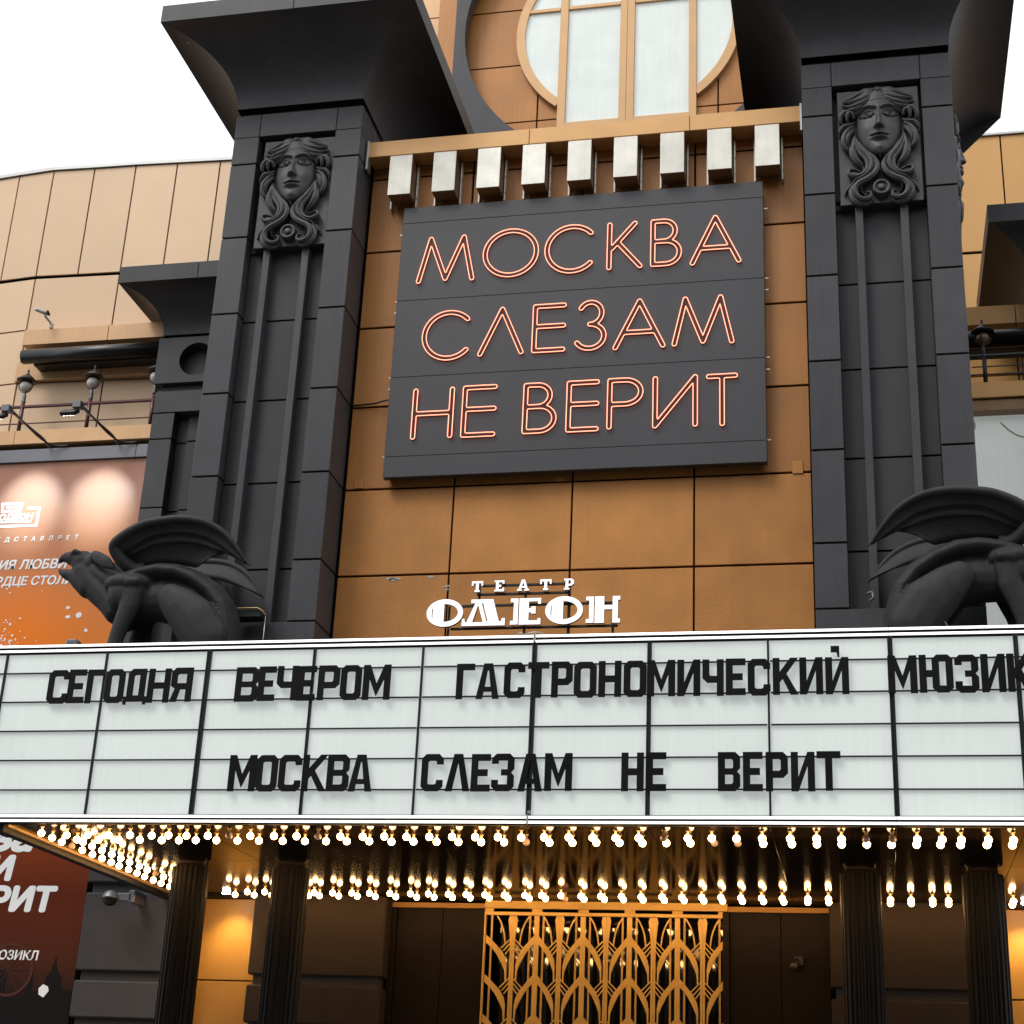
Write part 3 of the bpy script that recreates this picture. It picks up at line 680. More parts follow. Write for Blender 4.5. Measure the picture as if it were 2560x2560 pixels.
# ------------------------------------------------------------------ terraces
def terrace(s, label_l, label_r, label_a, label_b):
    f = (lambda a, b: (a, b)) if s < 0 else (lambda a, b: (mx(b), mx(a)))
    m1 = M['peach2'] if s < 0 else M['ochre']
    x_in = -11.0 if s < 0 else -8.45; x_out = -19
    l = thing('terrace_parapet', label_l, 'parapet', ((x_in+x_out)/2 if s < 0 else mx((x_in+x_out)/2), 22.1, 12.2))
    for a, b in ((x_out, -16.3), (-16.295, -13.45), (-13.445, x_in)):
        bpart('parapet_sheet', m1, l, *f(a, b), 22.10, 22.14, 12.21, 12.455, .004)
    bpart('parapet_soffit', M['creamd'], l, *f(x_out, x_in), 22.145, 22.78 if s < 0 else 24.39, 12.20, 12.24, .003)
    bpart('floor_slab', M['interior'], l, *f(x_out, x_in), 22.145, 22.78 if s < 0 else 24.39, 12.25, 12.42, 0)
    r = thing('terrace_railing', label_r, 'railing', ((x_in+x_out)/2 if s < 0 else mx((x_in+x_out)/2), 22.25, 12.45))
    rm = M['maroon'] if s < 0 else M['blackm']
    sx = (lambda x: x) if s < 0 else mx
    bpart('top_rail', rm, r, *f(x_out, x_in), 22.20, 22.25, 12.925, 12.975, .012)
    bpart('lower_rail', rm, r, *f(x_out, x_in), 22.215, 22.235, 12.63, 12.65, .004)
    for x in (-17.1, -15.9, -14.7, -13.47, -12.25, -11.13) if s < 0 else (-17.1, -15.9, -14.7, -13.0, -11.9+.0):
        pass
    posts = [-14.7, -13.47, -12.26, -11.14] if s < 0 else [mx(1.93), mx(1.93)-1.2]
    for x in posts:
        MB().tube([(sx(x), 22.225, 12.42), (sx(x), 22.225, 13.02)], .033, 10).build('post', rm, r)
    if s > 0:
        for xx in (2.46, 3.0):
            MB().tube([(xx, 22.225, 12.42), (xx, 22.225, 12.95)], .008, 6).build('baluster', rm, r)
        bpart('middle_rail', rm, r, 1.75, 6, 22.215, 22.235, 12.76, 12.775, .003)
    a = thing('awning_cassette', label_a, 'awning', (-12.3 if s < 0 else mx(-12.3), 22.35, 13.9))
    xa, xb = (-13.69, -11.0) if s < 0 else (mx(-11.0)-2.4, mx(-11)+2)
    zc = 13.96 if s < 0 else 13.90
    if s > 0: xa, xb = .9, 6.0; zc = 13.28
    MB().tube([(xa, 22.35, zc), (xb, 22.35, zc)], .125 if s < 0 else .14, 20).build('roller', M['awn'], a)
    MB().lathe([(.0001, .012), (.125, .012), (.13, 0)], (0,0,0), 20, 'y').v
    bpart('mounting_beam', M['blackm'], a, xa+.15, xb-.02, 22.45, 22.78, zc-.12, zc+.16, .01)
    h = thing('fascia_strip', label_b, 'wall trim', (-12.3 if s < 0 else 3.2, 22.5, 14.2 if s < 0 else 13.5))
    if s < 0:
        bpart('trim_sheet', M['peach2'], h, -13.86, -12.295, 22.52, 22.78, 14.285, 14.575, .004)
        bpart('trim_sheet', M['peach2'], h, -12.285, -11.0, 22.52, 22.78, 14.285, 14.575, .004)
        bpart('trim_sheet', M['peach2'], h, -14.0, -12.40, 22.70, 22.78, 13.69, 14.05, .004)
        bpart('trim_sheet', M['peach2'], h, -12.39, -11.0, 22.70, 22.78, 13.69, 14.05, .004)
    else:
        bpart('trim_sheet', M['ochre'], h, .9, 2.45, 22.52, 22.78, 13.62, 13.93, .004)
        bpart('trim_sheet', M['ochre'], h, 2.46, 6, 22.52, 22.78, 13.62, 13.93, .004)
terrace(-1, 'golden parapet strip of the left terrace, above the poster', 'maroon pipe railing on the left terrace', 'long black awning cassette on the left wall', 'champagne trim strips around the left awning')
terrace(1, 'ochre parapet strip of the right terrace, above the pale window', 'black railing on the right terrace', 'black awning cassette on the right wall, behind the lamp', 'ochre trim strip above the right awning')
bpart('steel_post', M['maroon'], bpy.data.objects['terrace_railing'], -11.12, -11.08, 22.24, 22.28, 12.4, 13.2, .004)
def terrace_lamp(x, zb, label, dark=False, tilt=0):
    o = thing('terrace_lamp', label, 'lamp', (x, 22.225, zb), 'globe lamps on the terrace railings')
    cp = M['lampcap'] if not dark else M['blackm']
    MB().lathe([(.033,0),(.04,.03),(.03,.06),(.036,.1),(.026,.16),(.02,.19),(.04,.21),(.0001,.215)], (x,22.225,zb), 14).build('stem', M['grey'] if not dark else cp, o)
    g_ = MB(); g_.lathe([(.0001, -.102)]+[(.102*math.cos(t), .102*math.sin(t)) for t in [-1.3+i*.26 for i in range(11)]]+[(.0001,.102)], (x,22.225,zb+.305), 20); g_.build('globe', M['opald'] if dark else M['opal'], o)
    for s in (-1, 1):
        MB().tube(crom([(x, 22.225, zb+.195), (x+s*.06, 22.225, zb+.21), (x+s*.115, 22.225, zb+.29), (x+s*.12, 22.225, zb+.41)], 4), .008, 6).build('hoop', cp, o)
    MB().lathe([(.09,.40),(.165,.40),(.17,.415),(.14,.435),(.11,.46),(.105,.475),(.08,.49),(.05,.52),(.02,.55),(.012,.57),(.022,.585),(.014,.60),(.018,.615),(.0001,.635)], (x,22.225,zb), 22).build('cap', cp, o)
terrace_lamp(-13.47, 13.02, 'globe lamp with brown cap, left of the two fully visible lamps over the poster')
terrace_lamp(-12.26, 13.02, 'globe lamp with brown cap, standing between the two floodlight arms')
terrace_lamp(-11.14, 13.06, 'globe lamp partly hidden by the smaller dark pilaster on the left')
terrace_lamp(1.93, 13.02-.10, 'dark globe lamp with black cap on the right terrace beside the tall pilaster', True)
# security camera on the left trim
sc = thing('security_camera', 'small white security camera standing on the trim strip of the left wall', 'camera', (-13.38, 22.5, 14.58))
MB().box(-13.40, -13.34, 22.5, 22.56, 14.578, 14.68, .008).build('bracket', M['camw'], sc)
MB().tube([(-13.38, 22.5, 14.68), (-13.43, 22.36, 14.74)], .02, 8).build('arm', M['camw'], sc)
MB().tube([(-13.40, 22.38, 14.78), (-13.53, 22.2, 14.79)], .032, 10).build('camera_body', M['camw'], sc)
MB().tube([(-13.36, 22.38, 14.76), (-13.36, 22.3, 14.80)], .022, 8).build('lens_hood', M['blackm'], sc)

# ------------------------------------------------------------------ poster
po = thing('poster', 'large orange to dark theatre poster on the left wall, cut by the picture edge', 'poster', (-13.5, 22.08, 1.2))
bpart('print_sheet', M['poster'], po, -16.2, -11.035, 22.08, 22.12, 1.2, 11.85, .003)
for a, b_ in ((-16.2, -13.9), (-13.895, -11.225), (-11.22, -11.02)):
    bpart('frame', M['grey'], po, a, b_, 22.03, 22.2, 11.855, 12.075, .004)
bpart('backing_box', M['core'], po, -16.2, -11.0, 22.125, 22.75, 1.2, 12.06, 0)
FONT = None
def text_mesh(body, size, bold=.0, shear=0., spacing=1., name='lettering'):
    c = bpy.data.curves.new('t', 'FONT'); c.body = body; c.size = size; c.shear = shear; c.space_character = spacing; c.align_x = 'RIGHT'; c.resolution_u = 4
    o = bpy.data.objects.new('t', c); col.objects.link(o); bpy.context.view_layer.update()
    me = bpy.data.meshes.new_from_object(o.evaluated_get(bpy.context.evaluated_depsgraph_get())); bpy.data.objects.remove(o); me.name = name
    return me
def poster_text(body, xr, zb, zt, bold, shear, mt=None, sx=1., spacing=1., name='lettering', y=22.076):
    me = text_mesh(body, 1., bold, shear, spacing, name)
    zz = [v.co.y for v in me.vertices]; s = (zt-zb)/(.73)
    mxx = max(v.co.x for v in me.vertices)
    V0 = [((v.co.x-mxx)*s*sx, v.co.y*s) for v in me.vertices]; F0 = [tuple(p.vertices) for p in me.polygons]; b = MB(); d = bold*s
    for k, (dx, dz) in enumerate([(0,0),(d,0),(-d,0),(0,d*.8),(0,-d*.8),(d*.7,d*.6),(-d*.7,d*.6),(d*.7,-d*.6),(-d*.7,-d*.6)]):
        b.add([(x+dx, -.0002*k, z+dz) for x, z in V0], F0)
    me = b.mesh(name, mt or M['ptext'])
    return _link(bpy.data.objects.new(name, me), po, (xr, y, zb))
poster_text('ПРЕДСТАВЛЯЕТ', -12.015, 10.49, 10.565, .022, .18, spacing=2.55, sx=1.0)
poster_text('ИСТОРИЯ ЛЮБВИ', -12.135, 10.015, 10.17, .035, .16, sx=1.02)
poster_text('В СЕРДЦЕ СТОЛИЦЫ', -11.66, 9.745, 9.89, .035, .16, sx=1.02)
poster_text('ВЕРИТ', -11.51, 4.73, 5.065, .062, .10, sx=1.12)
poster_text('МОСКВА И', -12.25, 5.17, 5.51, .062, .10, sx=1.12)
poster_text('Слеза', -11.95, 5.60, 6.0, .062, .3, sx=1.25)
poster_text('МЮЗИКЛ', -11.64, 4.04, 4.17, .03, .10, sx=1.0)
def flatp(loops, mt, name, y=22.075): MB().prism(loops, y, y+.003).build(name, mt, po)
# theatre emblem printed in white
flatp([[(-13.46,11.165),(-13.06,11.16),(-13.09,10.985),(-13.43,10.99)],[(-13.40,11.125),(-13.41,11.03),(-13.13,11.03),(-13.11,11.125)]], M['ptext'], 'emblem')
flatp([[(-13.6,10.81),(-12.88,10.81),(-12.88,10.845),(-13.6,10.845)][::1]], M['ptext'], 'emblem')
flatp([[(-13.6,10.735),(-12.76,10.735),(-12.76,10.775),(-13.6,10.775)]], M['ptext'], 'emblem')
flatp([[(-12.80,10.79),(-12.755,10.79),(-12.755,11.07),(-12.98,11.075),(-12.98,11.03),(-12.80,11.025)]], M['ptext'], 'emblem')
poster_text('ТЕАТР', -13.13, 11.05, 11.105, .02, .1, sx=1.0, name='emblem_lettering')
poster_text('ОДЕОН', -12.86, 10.865, 10.965, .05, .1, sx=1.2, name='emblem_lettering')
for (x, z, s_) in ((-12.01,9.35,.04),(-11.985,9.2,.042),(-11.81,9.23,.07),(-11.65,8.97,.038),(-12.76,8.98,.014),(-13.04,9.62,.015),(-13.1,9.69,.02),(-12.46,8.82,.012),(-12.5,9.64,.01)):
    lp = [(x+s_*math.cos(a)*random.uniform(.7, 1.15), z+s_*.8*math.sin(a)*random.uniform(.7, 1.15)) for a in [i*math.pi/3.5 for i in range(7)]]
    flatp([lp], M['ptext'], 'snow_fleck')
b = MB()
for k in range(170):
    x = -13.25+abs(random.gauss(0, .22)); z = 8.62+abs(random.gauss(0, .22)); s_ = random.uniform(.006, .026)
    lp = [(x+s_*math.cos(a+k)*random.uniform(.5, 1.2), z+s_*math.sin(a+k)*random.uniform(.5, 1.2)) for a in [i*math.pi/2.5 for i in range(5)]]
    b.prism([lp], 22.0745+.00001*k, 22.078)
o_ = b.build('printed_debris', M['ptext'], po); o_['kind'] = 'stuff'
# dark printed skyline with a wheel and church domes
sk = [(-16.2,1.21),(-11.04,1.21),(-11.04,3.62),(-11.22,3.65),(-11.24,3.83),(-11.30,3.88),(-11.34,4.0),(-11.36,4.12),(-11.38,4.0),(-11.42,3.86),(-11.48,3.8),(-11.49,3.62),(-11.66,3.6),(-11.68,3.9),(-11.70,3.95),(-11.72,3.9),(-11.78,3.55),(-11.95,3.5),(-12.05,3.55),(-12.06,3.9),(-12.12,3.93),(-12.2,3.88),(-12.3,3.9),(-12.5,3.7),(-13,3.9),(-16.2,3.8)]
flatp([sk], M['pdark'], 'printed_skyline', 22.0772)
flatp([circle(-12.06, 3.9, .375, 40), circle(-12.06, 3.9, .335, 40)[::-1]], M['ptextd'], 'printed_wheel', 22.0745)
for k in range(6):
    a = math.pi*k/6; c_, s_ = math.cos(a)*.335, math.sin(a)*.335; px, pz = -math.sin(a)*.005, math.cos(a)*.005
    flatp([[(-12.06-c_-px, 3.9-s_-pz), (-12.06+c_-px, 3.9+s_-pz), (-12.06+c_+px, 3.9+s_+pz), (-12.06-c_+px, 3.9-s_+pz)]], M['ptextd'], 'printed_spoke', 22.0738)
flatp([[(-11.55,3.57),(-11.47,3.53),(-11.40,3.62),(-11.42,3.68),(-11.50,3.71),(-11.56,3.65)]], M['ptext'], 'printed_parcel')
for p_ in range(3):
    z = 8.60+.03*p_
    flatp([circle(-12.55+.04*p_, z, .38-.06*p_, 18, 0, math.pi, rz=.10-.02*p_)], M['steel'] if p_ % 2 == 0 else M['lampcap'], 'printed_car', 22.0748-.0006*p_)

# floodlights on arms over the poster
def floodlight(x, label, on=360):
    o = thing('floodlight', label, 'floodlight', (x, 22.0, 12.09), 'floodlights over the poster')
    MB().tube(crom([(x+.02, 22.0, 12.08), (x+.02, 21.75, 12.13), (x, 21.3, 12.13), (x, 20.75, 12.13)], 4), .02, 8).build('arm', M['grey'], o)
    MB().tube(crom([(x+.35, 22.01, 12.10), (x+.12, 21.95, 12.09), (x+.03, 21.7, 12.09), (x+.01, 21.3, 12.11), (x, 20.75, 12.16)], 5), .014, 6).build('cable', M['blackm'], o)
    MB().box(x-.14, x-.0, 20.66, 20.78, 12.10, 12.22, .01).build('bracket', M['grey'], o)
    hd = MB().box(-.17, .09, -.09, .09, -.035, .035, .012); 
    rot = Matrix.Rotation(R_(38), 3, 'X'); hd.v = [tuple(rot @ Vector(v)+Vector((x-.12, 20.66, 12.02))) for v in hd.v]
    h = hd.build('lamp_head', M['blackm'], o)
    ld = MB().box(-.13, .05, -.05, .05, -.041, -.0355); ld.v = [tuple(rot @ Vector(v)+Vector((x-.12, 20.66, 12.02))) for v in ld.v]
    ld.build('led_face', M['flood'], h)
    L = bpy.data.lights.new('floodlight_beam', 'SPOT'); L.energy = on; L.spot_size = R_(48); L.spot_blend = 1; L.shadow_soft_size = .05; L.color = (.62, .88, 1)
    lo = bpy.data.objects.new('floodlight_beam', L); col.objects.link(lo); lo.location = (x-.12, 20.72, 11.96)
    tgt = Vector((x-.20, 22.08, 11.12)); lo.rotation_euler = (Vector(lo.location)-tgt).to_track_quat('Z', 'Y').to_euler()
floodlight(-11.55, 'black floodlight on an arm over the poster, right of the two')
floodlight(-12.75, 'black floodlight on an arm over the poster, left of the two')

# ------------------------------------------------------------------ pale window at the right
pw = thing('frosted_window', 'pale cracked window pane under the right terrace', 'window', (4, 22.3, 5))
bpart('lintel', M['creamd'], pw, 1.2, 7, 22.15, 22.6, 12.02, 12.195, .004)
for a, b_ in ((1.2, 3.9), (3.92, 7)):
    bpart('pane', M['frost'], pw, a, b_, 22.32, 22.36, 7.0, 12.015, .003)
for pts in ([(1.62,10.50),(1.9,10.52),(2.3,10.47),(2.9,10.5)], [(1.93,10.66),(1.925,10.3),(1.95,9.95),(1.94,9.3)], [(2.05,9.45),(2.6,9.43),(3,9.45)], [(2.1,11.9),(2.3,11.7),(2.6,11.62),(2.9,11.63)], [(1.66,11.7),(1.75,11.85),(1.72,11.95)]):
    P = crom([(x, 22.317, z) for x, z in pts], 5); P = [p+Vector((random.uniform(-.006, .006), 0, random.uniform(-.006, .006))) for p in P]
    MB().tube(P, .011, 5).build('glue_trace', M['peach'], pw)

# ------------------------------------------------------------------ marquee
mq = thing('marquee', 'long white theatre marquee light box with bulb-studded dark soffit', 'marquee', (XC, 17.0, 4.98))
XL, XR = -10.08, 3.06
VX = [XL] + [-9.93+1.28*i for i in range(11)] + [XR]
HZ = [5.092, 5.37, 5.715, 6.06, 6.41, 6.76, 6.995]
MB().box(XL, XR, 17.06, 17.9, 4.99, 7.0).build('housing', M['core'], mq)
MB().box(-9.75, XR-.3, 17.9, 21.95, 5.0, 5.25).build('canopy_slab', M['core'], mq)
for i in range(len(VX)-1):
    for j in range(len(HZ)-1):
        bpart('light_panel', M['lightbox'], mq, VX[i]+.004, VX[i+1]-.004, 17.02, 17.05, HZ[j]+.003, HZ[j+1]-.003, .002)
for i, x in enumerate(VX[1:-1]):
    w_ = {2: .028, 3: .016, 5: .027, 6: .024, 8: .027, 9: .024}.get(i, .011)
    if w_ > .012:
        bpart('mullion', M['track'], mq, x-w_, x-.004, 16.985, 17.025, 5.09, 7.0, .003); bpart('mullion', M['track'], mq, x+.001, x+w_, 16.98, 17.025, 5.09, 7.0, .003)
    else: bpart('mullion', M['track'], mq, x-w_, x+w_, 16.985, 17.025, 5.09, 7.0, .003)
for z in HZ[1:-1]:
    for i in range(len(VX)-1):
        bpart('letter_track', M['track'], mq, VX[i]+.02, VX[i+1]-.02, 16.993, 17.019, z-.009, z+.005, .002)
for z in (5.012, 5.066, 7.026, 7.086):
    for a, b_ in ((XL, -6.11), (-6.105, -3.54), (-3.525, .3), (.305, XR)):
        MB().tube([(a, 16.985, z), (b_, 16.985, z)], .0145, 8).build('light_tube', M['tube_w'], mq)
for z0, z1 in ((4.985, 5.09), (7.0, 7.105)):
    MB().box(XL, XR, 16.995, 17.058, z0, z1, .003).build('trim_channel', M['core'], mq)
MB().box(XL, XR, 17.06, 18.17, 7.002, 7.02).build('roof_sheet', M['interior'], mq)
for x in (-3.53,):
    MB().box(x-.01, x+.01, 16.955, 16.985, 4.99, 5.09, .003).build('tube_holder', M['steel'], mq); MB().box(x-.012, x+.012, 16.95, 16.985, 7.01, 7.11, .003).build('tube_holder', M['steel'], mq)
MB().tube(crom([(-3.75,17.02,7.11),(-3.70,17.0,7.135),(-3.65,17.02,7.115),(-3.6,17,7.13),(-3.5,17,7.135),(-3.42,17.02,7.11)], 4), .007, 5).build('loose_wire', M['steel'], mq)
# soffit of polished panels
SX = [-9.60, -8.65, -7.39, -6.11, -4.83, -3.53, -2.26, -.98, .30, 1.57, 2.75]; SY = [17.1, 19.285, 21.95]
for i in range(len(SX)-1):
    for j in range(2):
        bpart('soffit_panel', M['soffit'], mq, SX[i]+.003, SX[i+1]-.003, SY[j]+.004, SY[j+1]-.004, 4.987, 4.997, .0015)
MB().box(-6.6, -.4, 21.955, 22.33, 4.99, 5.1).build('inner_soffit', M['door'], mq)
MB().box(-9.78, -9.665, 17.062, 21.96, 4.90, 5.25, .004).build('side_fascia', M['track'], mq)
MB().box(-9.662, -9.605, 17.06, 21.96, 4.955, 4.995, .004).build('side_trim', M['soffit_edge'], mq)
bm_on = MB(); prof = [(.0001, -.0385)]+[(.0385*math.cos(t), .0385*math.sin(t)) for t in [-1.35+i*.3 for i in range(9)]]+[(.012, .037)]
bulb_me = MB().lathe(prof, (0,0,0), 14).mesh('bulb', M['bulb']); bulbo_me = MB().lathe(prof, (0,0,0), 14).mesh('bulb', M['bulb_off'])
sock_me = MB().lathe([(.0001,.036),(.013,.036),(.014,.07),(.022,.072),(.024,.0865),(.0001,.087)], (0,0,0), 10).mesh('socket', M['socket'])
def bulb(x, y, off=False):
    x += random.uniform(-.008, .008); y += random.uniform(-.012, .012)
    o = _link(bpy.data.objects.new('bulb', bulbo_me if off else bulb_me), mq, (x, y, 4.90))
    _link(bpy.data.objects.new('socket', sock_me), o, (x, y, 4.90))
fx = [-8.96, -8.70, -8.44, -8.18, -7.92, -7.715, -7.495, -7.25, -6.99, -6.73, -6.46, -6.20, -5.94, -5.69, -5.435, -5.18, -4.925, -4.665, -4.405, -4.15, -3.90, -3.65, -3.39, -3.13, -2.87, -2.625, -2.365, -2.105, -1.85, -1.59, -1.34, -1.075, -.78, -.52, -.265, -.01, .25, .50, .75, .945, 1.21, 1.46, 1.72, 1.98, 2.24, 2.5]
OFF = {(round(x, 2), r) for x, r in ((-6.99,0),(-5.94,0),(-3.65,1),(-2.105,0),(-1.59,1),(-1.34,1),(-.01,0),(.25,0))}
for x in fx:
    for r, y in ((0, 17.245), (1, 17.525)):
        if (round(x, 2), r) == (-8.18, 0): pass
        bulb(x, y, (round(x, 2), r) in OFF or (round(x, 3), r) in {(-2.105, 0)})
ys = [17.14+.265*k for k in range(16)]
for k, y in enumerate(ys):
    bulb(-9.225, y, k == 3)
    if k > 1: bulb(-8.965, y, k == 10)
for x in [-8.52, -8.24, -7.99, -7.72, -7.45, -7.29+.0, -7.03, -6.765, -6.505, -6.23, -5.94, -5.695, -5.44, -5.195, -4.93, -4.675, -4.40, -4.17, -3.915, -3.655, -3.395, -3.135, -2.875, -2.605, -2.345, -2.10, -1.845, -1.59, -1.33, -1.075, -.765, -.505, -.2, .03, .265, .515, .77, .965, 1.25, 1.5, 1.735, 2.0, 2.3]:
    bulb(x, 21.19); bulb(x, 21.46, abs(x+3.915) < .01)
bpart('corner_bracket', M['steel'], mq, -3.53, -3.50, 16.95, 16.975, 5.1, 5.13, .002)

# board letters hung on the tracks
def glyph(ch, w, h):
    s = .074; c = .050; ci = .016; H = h/2; e = []
    if ch == 'О': return [[(c,0),(w-c,0),(w,c),(w,h-c),(w-c,h),(c,h),(0,h-c),(0,c)], [(s+ci,s),(s,s+ci),(s,h-s-ci),(s+ci,h-s),(w-s-ci,h-s),(w-s,h-s-ci),(w-s,s+ci),(w-s-ci,s)]]
    if ch == 'С': return [[(w,.30*h),(w-s,.30*h),(w-s,s+ci),(w-s-ci,s),(s+ci,s),(s,s+ci),(s,h-s-ci),(s+ci,h-s),(w-s-ci,h-s),(w-s,h-s-ci),(w-s,.72*h),(w,.72*h),(w,h-c),(w-c,h),(c,h),(0,h-c),(0,c),(c,0),(w-c,0),(w,c)]]
    if ch == 'Е': return [[(0,0),(w,0),(w,s),(s,s),(s,H-s/2),(.86*w,H-s/2),(.86*w,H+s/2),(s,H+s/2),(s,h-s),(w,h-s),(w,h),(0,h)]]
    if ch == 'Г': return [[(0,0),(s,0),(s,h-s),(w,h-s),(w,h),(0,h)]]
    if ch == 'Д': return [[(0,-.022),(s*.5,-.022),(s*.5,.012),(w-s*.5,.012),(w-s*.5,-.022),(w,-.022),(w,s),(w-.025,s),(w-.025,h),(.035+c,h),(.035,h-c),(.035,s),(0,s)], [(.035+s,s+.012),(.035+s,h-s-ci),(.035+s+ci,h-s),(w-.025-s,h-s),(w-.025-s,s+.012)]]
    if ch == 'Н': return [[(0,0),(s,0),(s,H-s/2),(w-s,H-s/2),(w-s,0),(w,0),(w,h),(w-s,h),(w-s,H+s/2),(s,H+s/2),(s,h),(0,h)]]
    if ch == 'Я': return [[(w,0),(w,h),(c,h),(0,h-c),(0,.42*h+c*.4),(.20*w,.38*h),(0,0),(s*1.1,0),(.24*w+s*.75,.36*h),(w-s,.36*h),(w-s,0)], [(s,.36*h+s),(s,h-s-ci),(s+ci,h-s),(w-s,h-s),(w-s,.36*h+s)]]
    if ch == 'В': return [[(0,0),(w-c,0),(w,c),(w,H-c*.75),(w-c*.65,H),(w,H+c*.75),(w,h-c),(w-c,h),(0,h)], [(s,s),(s,H-s*.45),(w-s-ci*.6,H-s*.45),(w-s,H-s*.45-ci*.6),(w-s,s+ci),(w-s-ci,s)], [(s,H+s*.45),(s,h-s),(w-s-ci,h-s),(w-s,h-s-ci),(w-s,H+s*.45+ci*.6),(w-s-ci*.6,H+s*.45)]]
    if ch == 'Ч': y = .36*h; return [[(w-s,0),(w,0),(w,h),(w-s,h),(w-s,y+s),(s+ci,y+s),(s,y+s+ci),(s,h),(0,h),(0,y+c),(c,y),(w-s,y)]]
    if ch == 'Р': y = .34*h; return [[(0,0),(s,0),(s,y),(w-c,y),(w,y+c),(w,h-c),(w-c,h),(0,h)], [(s,y+s),(s,h-s),(w-s-ci,h-s),(w-s,h-s-ci),(w-s,y+s+ci),(w-s-ci,y+s)]]
    if ch == 'М': return [[(0,0),(s,0),(s,.60*h),(w/2,.10*h),(w-s,.60*h),(w-s,0),(w,0),(w,h),(w-s*1.05,h),(w/2,.46*h),(s*1.05,h),(0,h)]]
    if ch == 'А': return [[(0,0),(s,0),(s+.05*w,.20*h),(w-s-.05*w,.20*h),(w-s,0),(w,0),(.69*w,h),(.31*w,h)], [(s+.09*w,.20*h+s*.75),(.5*w-.008,.80*h),(.5*w+.008,.80*h),(w-s-.09*w,.20*h+s*.75)]]
    if ch == 'Т': return [[(w/2-s/2,0),(w/2+s/2,0),(w/2+s/2,h-s),(w,h-s),(w,h),(0,h),(0,h-s),(w/2-s/2,h-s)]]
    if ch == 'Л': return [[(0,0),(s,0),(w/2,.78*h),(w-s,0),(w,0),(.68*w,h),(.32*w,h)]]
    if ch in 'ИЙ': return [[(0,0),(s,0),(w-s,.64*h),(w-s,0),(w,0),(w,h),(w-s,h),(s,.36*h),(s,h),(0,h)]]
    if ch == 'К': return [[(0,0),(s,0),(s,.34*h),(s*1.4,.43*h),(w-s*1.12,0),(w,0),(s*1.95,.57*h),(w,h),(w-s*1.1,h),(s,.62*h),(s,h),(0,h)]]
    if ch == 'З': return [[(0,.30*h),(0,c),(c,0),(w-c,0),(w,c),(w,H-c*.75),(w-c*.65,H),(w,H+c*.75),(w,h-c),(w-c,h),(c,h),(0,h-c),(0,.73*h),(s,.73*h),(s,h-s),(w-s,h-s),(w-s,H+s*.45),(.42*w,H+s*.45),(.42*w,H-s*.45),(w-s,H-s*.45),(w-s,s),(s,s),(s,.30*h)]]
    if ch == 'Ю': a = .38*w; return [[(0,0),(s,0),(s,H-s/2),(a,H-s/2),(a,c),(a+c,0),(w-c,0),(w,c),(w,h-c),(w-c,h),(a+c,h),(a,h-c),(a,H+s/2),(s,H+s/2),(s,h),(0,h)], [(a+s,s),(a+s,h-s),(w-s,h-s),(w-s,s)]]
ROWS = [('СЕГОДНЯ','upper',6.375,.405,[(-9.195,.264),(-8.964,.215),(-8.734,.21),(-8.485,.243),(-8.218,.281),(-7.934,.273),(-7.655,.262)]),
 ('ВЕЧЕРОМ','upper',6.375,.405,[(-6.858,.276),(-6.618,.205),(-6.374,.25),(-6.141,.215),(-5.881,.255),(-5.619,.245),(-5.317,.32)]),
 ('ГАСТРОНОМИЧЕСКИЙ','upper',6.37,.405,[(-4.293,.205),(-4.037,.262),(-3.737,.235),(-3.47,.235),(-3.205,.235),(-2.947,.25),(-2.675,.25),(-2.399,.25),(-2.114,.30),(-1.817,.248),(-1.556,.228),(-1.315,.21),(-1.067,.24),(-.788,.268),(-.518,.245),(-.248,.245)]),
 ('МЮЗИКЛ','upper',6.37,.41,[(.425,.30),(.768,.344),(1.077,.24),(1.343,.245),(1.612,.26),(1.88,.27)]),
 ('МОСКВА','lower',5.34,.41,[(-6.799,.32),(-6.51,.25),(-6.238,.262),(-5.952,.285),(-5.68,.254),(-5.419,.268)]),
 ('СЛЕЗАМ','lower',5.34,.41,[(-4.607,.245),(-4.319,.27),(-4.064,.212),(-3.819,.248),(-3.518,.268),(-3.21,.30)]),
 ('НЕ','lower',5.34,.415,[(-2.41,.24),(-2.159,.215)]),
 ('ВЕРИТ','lower',5.34,.415,[(-1.391,.232),(-1.143,.205),(-.895,.23),(-.627,.245),(-.362,.245)])]
WN = dict(zip(['СЕГОДНЯ','ВЕЧЕРОМ','ГАСТРОНОМИЧЕСКИЙ','МЮЗИКЛ','МОСКВА','СЛЕЗАМ','НЕ','ВЕРИТ'], ['first','second','third','fourth']*2))
ORD = ['first','second','third','fourth','fifth','sixth','seventh','eighth','ninth','tenth','eleventh','twelfth','thirteenth','fourteenth','fifteenth','sixteenth']
for word, rown, z0, h_, L in ROWS:
    for k, (ch, (xc, w_)) in enumerate(zip(word, L)):
        zj = z0+random.uniform(-.004, .004)
        lp = [[(xc-w_/2+x, zj+z) for x, z in q_] for q_ in glyph(ch, w_, h_)]
        b = MB().prism(lp, 16.957, 16.972)
        if ch == 'Й': b.prism([[(xc-.06,zj+h_+.055),(xc-.06,zj+h_+.125),(xc+.03,zj+h_+.125),(xc+.03,zj+h_+.0),(xc+.012,zj+h_-.0),(xc+.0,zj+h_+.055)]], 16.957, 16.972)
        o = b.build('board_letter', M['letter'], None, origin=(xc, 16.965, zj))
        tag(o, f'black letter {ch}, {ORD[k]} letter of the {WN[word]} word on the {rown} marquee line', 'letter', 'black board letters on the marquee')

